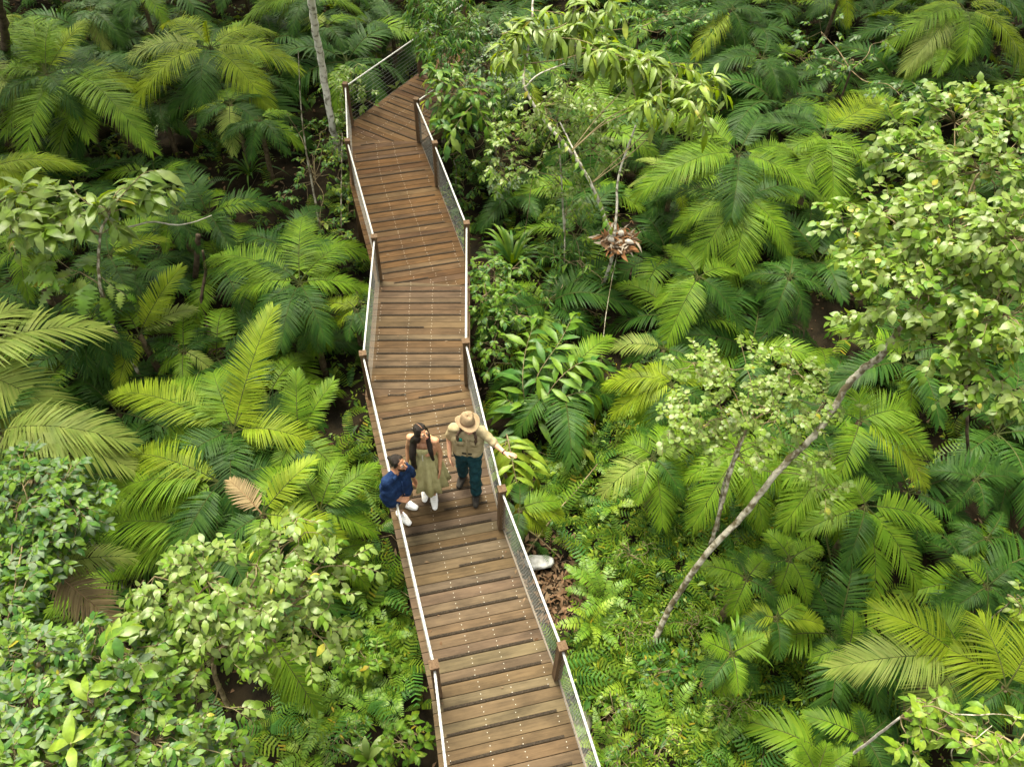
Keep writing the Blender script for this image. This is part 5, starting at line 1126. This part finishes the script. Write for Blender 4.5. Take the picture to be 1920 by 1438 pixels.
M_WHITE = simple_mat('shoe_white', (.74, .74, .75, 1), (.82, .82, .82, 1), 12, .6, .15, 80); M_SOLE = simple_mat('sole_white', (.66, .66, .64, 1), None, rough=.7)
M_BOOT = simple_mat('boot_dark', (.014, .013, .012, 1), (.034, .030, .025, 1), 14, .8, .2, 60, spec=.15); M_SOLEB = simple_mat('sole_black', (.015, .014, .012, 1), None, rough=.8)
def A(*v): return np.array(v, float)

# --- guide in a wide hat, pointing across the right railing
o_ = P(880, 917, 0)
G0 = thing('person', 'person in wide brimmed tan hat, khaki shirt and dark green trousers pointing over the railing', 'person', o_)
W_ = lambda x, y, z: o_ + A(x, y, z)
J = dict(head=W_(.01, -.06, 1.575), face=A(.45, -.85, -.10), crown=A(.02, .14, 1), neck=W_(0, -.01, 1.44), chest=W_(0, 0, 1.27), pelvis=W_(0, .0, .95),
  shoL=W_(.185, -.01, 1.40), shoR=W_(-.185, .02, 1.40), elbL=W_(.365, -.12, 1.27), elbR=W_(-.245, .05, 1.12), wriL=W_(.495, -.27, 1.30), wriR=W_(-.235, -.09, .92),
  hndL=A(.9, -.32, .25), hbkL=A(.15, .3, .9), hndR=A(.12, -.25, -1), hbkR=A(-1, -.1, -.1), curlL=.45, curlR=.5, bf=A(0, -1, 0),
  hipL=W_(.088, 0, .92), hipR=W_(-.088, .02, .92), kneL=W_(.10, -.12, .50), kneR=W_(-.095, .08, .50), ankL=W_(.10, -.10, .09), ankR=W_(-.10, .20, .10), toeL=W_(.105, -.26, .03), toeR=W_(-.14, .06, .03))
SK = skin_mat('skin_warm', (.40, .21, .13, 1), (.50, .28, .18, 1))
b_, H, ax, lat = body(G0, J, SK)
KH = cloth_mat('khaki_cloth', (.25, .205, .115, 1), (.33, .275, .165, 1)); TG = cloth_mat('dark_green_cloth', (.005, .026, .034, 1), (.012, .046, .055, 1))
g = Geo()
for q in (-.55, 0, .55): caps(g, J['chest'] + lat * .185 * q, J['chest'] * .15 + J['pelvis'] * .85 + lat * .16 * q, .122, .125)
caps(g, J['shoL'], J['shoR'], .070, .070); caps(g, J['shoL'], J['shoL'] * .12 + J['elbL'] * .88, .067, .062); caps(g, J['shoR'], J['shoR'] * .3 + J['elbR'] * .7, .067, .064)
for q in (-1, 1): caps(g, J['neck'] + lat * .06 * q, J['neck'] + lat * .17 * q - [0, 0, .03], .058, .06)
sh = fuse(g, 'shirt', [KH], G0, .009, 2, .0038)
bf = A(0, -1, 0)
g = Geo(); th = np.linspace(-.3, 2 * np.pi + .3 - .6, 16)
for q in (-1, 1): g.add(*box_axes(J['neck'] + lat * q * .05 + bf * .075 + [0, 0, .012], nrm(lat * .8 + bf * .2 * q) * .035, A(0, -.02, -.03) * .9, A(0, -.006, .004)))
link('collar', g.mesh('collar', [KH], G0.location), sh)
g = Geo(); g.add(*tube(np.array([J['neck'] + bf * .125 - [0, 0, .07], J['chest'] + bf * .128 - [0, 0, .06], J['pelvis'] + bf * .134 + [0, 0, .05]]), [.010, .010, .010], 4)); link('placket', g.mesh('placket', [KH], G0.location), sh)
for q in (-1, 1):
    g = Geo(); g.add(*box_axes(J['chest'] + lat * q * .085 + bf * .127 - [0, 0, .0], lat * .045, A(0, 0, .055), bf * .006)); link('pocket', g.mesh('pocket', [KH], G0.location), sh)
g = Geo(); g.add(*box_axes(J['chest'] - lat * .085 + bf * .128 + [0, 0, .075], lat * .026, A(0, .004, .022), bf * .008)); link('badge', g.mesh('badge', [simple_mat('badge_green', (.01, .16, .11, 1), None)], G0.location), sh)
g = Geo()
for q in (-.5, 0, .5): caps(g, J['pelvis'] + lat * .16 * q + [0, 0, .06], J['pelvis'] + lat * .16 * q - [0, 0, .06], .118, .125)
for S in 'LR':
    caps(g, J['hip' + S], J['kne' + S], .105, .080); caps(g, J['kne' + S], J['ank' + S] + [0, 0, .03], .084, .080)
fuse(g, 'trousers', [TG], G0, .009, 2, .0048)
g = Geo(); t = np.linspace(0, 2 * np.pi, 25)[:-1]; ring = np.array([J['pelvis'] + lat * .207 * math.cos(a) + bf * .128 * math.sin(a) + A(0, 0, .078) for a in t])
g.add(np.concatenate([ring, ring + [0, 0, .035]]), [[i, (i + 1) % 24, (i + 1) % 24 + 24, i + 24] for i in range(24)]); g.obj('belt', [M_BOOT], G0)
for S in 'LR': shoe(G0, J['ank' + S], J['toe' + S], M_BOOT, M_SOLEB, True)
g = Geo(); ell(g, H(0, -.018, .03), (.080, .094, .088), ax)
for q in (-1, 1): caps(g, H(.055 * q, -.045, -.03), H(.066 * q, -.04, -.08), .032, .026)
fuse(g, 'hair', [M_HAIRB], G0, .009, 1)
for q in (-1, 1):
    p0 = H(.072 * q, -.025, -.07); p1 = J['neck'] + lat * q * .115 + bf * .11 + [0, 0, .00]; p2 = J['chest'] + lat * q * .115 + bf * .142 + [0, 0, .02 + (.03 if q < 0 else 0)]
    c = catmull([p0, p1, p2], 22); rr_ = .019 + .005 * np.sin(np.linspace(0, 26, 22)); rr_[-3:] *= [.8, .6, .3]
    g = Geo(); g.add(*tube(c, rr_, 8)); g.obj('braid', [M_HAIRB], G0)
TAN = simple_mat('hat_felt', (.165, .115, .062, 1), (.225, .160, .092, 1), 8, .85, .3, 50); TAN2 = simple_mat('hat_band', (.11, .065, .036, 1), (.15, .09, .05, 1), 8, .85)
hl = [(.080, .070), (.096, .058), (.120, .052), (.142, .053), (.156, .058), (.158, .054), (.140, .046), (.115, .044), (.090, .050)]
cr = [(.094, .060), (.092, .100), (.086, .150), (.076, .182), (.058, .190), (.035, .180), (.006, .170)]
def hat_ring(lst, n=28, brim=True):
    V = []
    for r, z in lst:
        for k in range(n):
            a = 2 * np.pi * k / n; cl = max(0, r - .09) / .068
            zz = z + (.048 * cl ** 1.5 * math.cos(a) ** 2 - .028 * cl * math.sin(a) ** 2 * (1 if math.sin(a) > 0 else .7) if brim else .012 * (math.cos(a) ** 2) * (z > .15) - (.018 * abs(math.sin(a)) if z > .13 else 0))
            V.append(H(r * .97 * math.cos(a) * (1 - (.14 if not brim and z > .14 and math.sin(a) > 0 else 0)), r * 1.08 * math.sin(a) - .005, zz))
    m_ = len(lst); F = [[i * n + j, i * n + (j + 1) % n, (i + 1) * n + (j + 1) % n, (i + 1) * n + j] for i in range(m_ - 1) for j in range(n)]
    return V, F
hat = bpy.data.objects.new('hat', None)
g = Geo(); g.add(*hat_ring(hl)); hat = g.obj('hat', [TAN], G0)
g = Geo(); g.add(*hat_ring(cr, brim=False)); link('crown', g.mesh('crown', [TAN], G0.location), hat)
g = Geo(); g.add(*hat_ring([(.0955, .062), (.0965, .070), (.0955, .092), (.094, .094)], brim=False)); link('hat_band', g.mesh('hat_band', [TAN2], G0.location), hat)
d = nrm(J['wriL'] - J['elbL']); g = Geo(); g.add(*tube(np.array([J['wriL'] - d * .03, J['wriL'] - d * .012]), [.032, .032], 10)); g.obj('wristband', [M_BOOT], G0)

# --- woman in the olive sundress
o_ = P(804, 930, 0)
W0 = thing('person', 'person with long dark hair in a pleated olive sundress and white shoes, standing mid deck', 'person', o_)
W_ = lambda x, y, z: o_ + A(x, y, z)
J = dict(head=W_(.0, -.02, 1.53), face=A(.72, -.66, -.12), crown=A(-.22, .16, 1), neck=W_(0, .0, 1.385), chest=W_(0, .01, 1.22), pelvis=W_(0, .01, .92),
  shoL=W_(.160, -.01, 1.345), shoR=W_(-.160, .03, 1.345), elbL=W_(.215, -.01, 1.07), elbR=W_(-.215, .06, 1.07), wriL=W_(.205, -.10, .85), wriR=W_(-.225, -.03, .85),
  hndL=A(.0, -.3, -1), hbkL=A(1, 0, 0), hndR=A(0, -.25, -1), hbkR=A(-1, 0, 0), bf=A(0, -1, 0), curlL=.45, curlR=.45,
  hipL=W_(.08, .01, .88), hipR=W_(-.08, .02, .88), kneL=W_(.075, -.05, .47), kneR=W_(-.06, .05, .47), ankL=W_(.075, -.02, .08), ankR=W_(-.055, .10, .08), toeL=W_(.10, -.17, .03), toeR=W_(-.05, -.04, .03))
SKW = skin_mat('skin_tan', (.36, .175, .095, 1), (.46, .24, .135, 1))
b_, H, ax, lat = body(W0, J, SKW, .95, True)
OL = cloth_mat('olive_cloth', (.26, .24, .11, 1), (.35, .325, .165, 1), 9)
g = Geo(); n = 130; lv = [(.0, .150, .118), (.04, .162, .140), (.10, .150, .130), (.17, .142, .112), (.22, .150, .118), (.30, .178, .145), (.42, .205, .175), (.58, .232, .205), (.74, .255, .232), (.86, .272, .250)]
V = []
for i, (dz, rx, ry) in enumerate(lv):
    for k in range(n):
        a = 2 * np.pi * k / n; q = max(0, dz - .17) / .69
        rr_ = 1 + (.02 + .13 * q) * math.sin(13 * a + 1.3 * math.sin(2 * a) + q * .8) + .05 * q * math.sin(5 * a + 2) + .008 * math.sin(31 * a)
        top = .018 * math.cos(2 * a) if dz < .05 else 0
        hem = (.035 * math.sin(3 * a + 1) + .018 * math.sin(13 * a)) * q ** 3
        V.append(W_(rx * rr_ * math.cos(a) + .012 * q, ry * rr_ * math.sin(a) - .012 * q, 1.275 - dz * .96 - top + hem))
F = [[i * n + j, i * n + (j + 1) % n, (i + 1) * n + (j + 1) % n, (i + 1) * n + j] for i in range(len(lv) - 1) for j in range(n)]
g.add(V, F); dr_ = g.obj('dress', [OL], W0); sm_ = dr_.modifiers.new('thick', 'SOLIDIFY'); sm_.thickness = .004
for q in (-1, 1):
    g = Geo(); g.add(*tube(catmull([W_(q * .095, -.115, 1.25), W_(q * .105, -.045, 1.385), W_(q * .10, .06, 1.37), W_(q * .09, .115, 1.25)], 14), [.007] * 14, 5)); link('strap', g.mesh('strap', [OL], W0.location), dr_)
g = Geo()
for k in range(7): ell(g, W_(0, -.137 + .008 * abs(k - 3) * .3, 1.235 - k * .028), (.005, .005, .005))
link('buttons', g.mesh('buttons', [M_SOLE], W0.location), dr_)
for S in 'LR': shoe(W0, J['ank' + S], J['toe' + S], M_WHITE, M_SOLE)
g = Geo(); ell(g, H(0, -.024, .036), (.086, .094, .092), ax); 
for q in (-1, 1): caps(g, H(.050 * q, .018, .085), H(.080 * q, -.02, -.02), .022, .026); caps(g, H(.078 * q, -.02, -.03), H(.072 * q, -.045, -.13), .028, .032)
caps(g, H(0, -.07, 0), H(0, -.075, -.14), .07, .06)
# right side fall to the waist, left side fall over the shoulder
c1 = catmull([H(-.075, -.03, -.06), W_(-.105, -.05, 1.36), W_(-.120, -.135, 1.22), W_(-.12, -.15, 1.05), W_(-.115, -.15, .93)], 14)
c2 = catmull([H(.07, -.045, -.06), W_(.085, -.04, 1.36), W_(.115, -.125, 1.24), W_(.135, -.13, 1.10)], 12)
for i in range(13): caps(g, c1[i], c1[i + 1], .060 - .0022 * i, .060 - .0022 * (i + 1), 8)
for i in range(11): caps(g, c2[i], c2[i + 1], .050 - .0026 * i, .050 - .0026 * (i + 1), 8)
hr = fuse(g, 'hair', [M_HAIR], W0, .008, 2, .0018)
g = Geo(); g.add(*tube(catmull([H(0, .062, .100), H(0, .02, .128), H(0, -.04, .131)], 8), [.0028] * 8, 4)); link('parting', g.mesh('parting', [SKW], W0.location), hr)

# --- man in the navy shirt leaning on the left railing
o_ = P(757, 955, 0)
M0 = thing('person', 'person in navy shirt, brown shorts and white shoes leaning back on the left railing', 'person', o_)
J = dict(head=P(747, 868, 1.50), face=A(.86, -.42, -.10), crown=A(-.24, .06, 1), neck=P(740.5, 886, 1.37), chest=P(741, 905, 1.17), pelvis=P(746, 927, .88),
  shoL=P(757, 877, 1.33), shoR=P(726, 903, 1.31), elbL=P(770, 884, 1.10), elbR=P(722, 931, 1.06), wriL=P(774, 893, .90), wriR=P(743, 935, 1.0),
  hndL=A(.25, -.25, -1), hbkL=A(.5, .8, .1), hndR=A(.95, -.05, -.05), hbkR=A(.1, -.6, .8), bf=A(.75, -.66, 0), curlL=.5, curlR=.6,
  hipL=P(755, 925, .84), hipR=P(743, 938, .84), kneL=P(763, 928, .47), kneR=P(750, 944, .47), ankL=P(758, 938, .085), ankR=P(750, 961, .085), toeL=P(768, 947, .03), toeR=P(760, 974, .03))
J['ankL'] = P(757, 939, .085)
SKM = skin_mat('skin_brown', (.27, .125, .065, 1), (.36, .18, .10, 1))
b_, H, ax, lat = body(M0, J, SKM, 1.0)
NV = cloth_mat('navy_cloth', (.005, .015, .050, 1), (.012, .030, .085, 1)); BR = cloth_mat('brown_cloth', (.15, .10, .055, 1), (.21, .145, .085, 1))
bf = nrm(A(.75, -.66, 0))
g = Geo()
for q in (-.55, 0, .55): caps(g, J['chest'] + lat * .18 * q, J['chest'] * .1 + J['pelvis'] * .9 + lat * .16 * q, .122, .130)
caps(g, J['shoL'], J['shoR'], .076, .076)
for S, q in (('L', .9), ('R', 1.0)): caps(g, J['sho' + S], J['elb' + S], .074, .066); caps(g, J['elb' + S], J['elb' + S] * (1 - .45 * q) + J['wri' + S] * .45 * q, .064, .056)
for q in (-1, 1): caps(g, J['neck'] + lat * .05 * q, J['neck'] + lat * .15 * q - [0, 0, .03], .058, .058)
sh = fuse(g, 'shirt', [NV], M0, .009, 2, .0042)
g = Geo()
for q in (-1, 1): g.add(*box_axes(J['neck'] + lat * q * .05 + bf * .07 + [0, 0, .012], nrm(lat * .8 - bf * .2) * .035, (bf * .02 - [0, 0, .03]) * .9, bf * .006 + [0, 0, .004]))
link('collar', g.mesh('collar', [NV], M0.location), sh)
g = Geo(); g.add(*tube(np.array([J['neck'] + bf * .12 - [0, 0, .07], J['chest'] + bf * .127 - [0, 0, .04], J['pelvis'] + bf * .136 + [0, 0, .05]]), [.010, .010, .010], 4)); link('placket', g.mesh('placket', [NV], M0.location), sh)
g = Geo()
for q in (-.5, .5): caps(g, J['pelvis'] + lat * .14 * q + [0, 0, .02], J['pelvis'] + lat * .14 * q - [0, 0, .05], .118, .125)
for S in 'LR': caps(g, J['hip' + S], J['kne' + S] * .85 + J['hip' + S] * .15, .105, .090)
fuse(g, 'shorts', [BR], M0, .009, 2, .004)
for S in 'LR': shoe(M0, J['ank' + S], J['toe' + S], M_WHITE, M_SOLE)
g = Geo(); ell(g, H(0, -.020, .036), (.081, .094, .088), ax); caps(g, H(0, -.06, 0), H(0, -.055, -.06), .062, .05); ell(g, H(0, -.125, .045), (.030, .030, .030), ax)
for q in (-1, 1): caps(g, H(.055 * q, .02, .07), H(.074 * q, .0, .005), .020, .016)
fuse(g, 'hair', [M_HAIR], M0, .008, 1)
g = Geo()
for q in (-1, 1): caps(g, H(.062 * q, .030, -.050), H(.03 * q, .072, -.088), .013, .015, 8)
caps(g, H(-.03, .072, -.088), H(.03, .072, -.088), .015, .015, 8); fuse(g, 'stubble', [M_HAIR], M0, .006, 1)
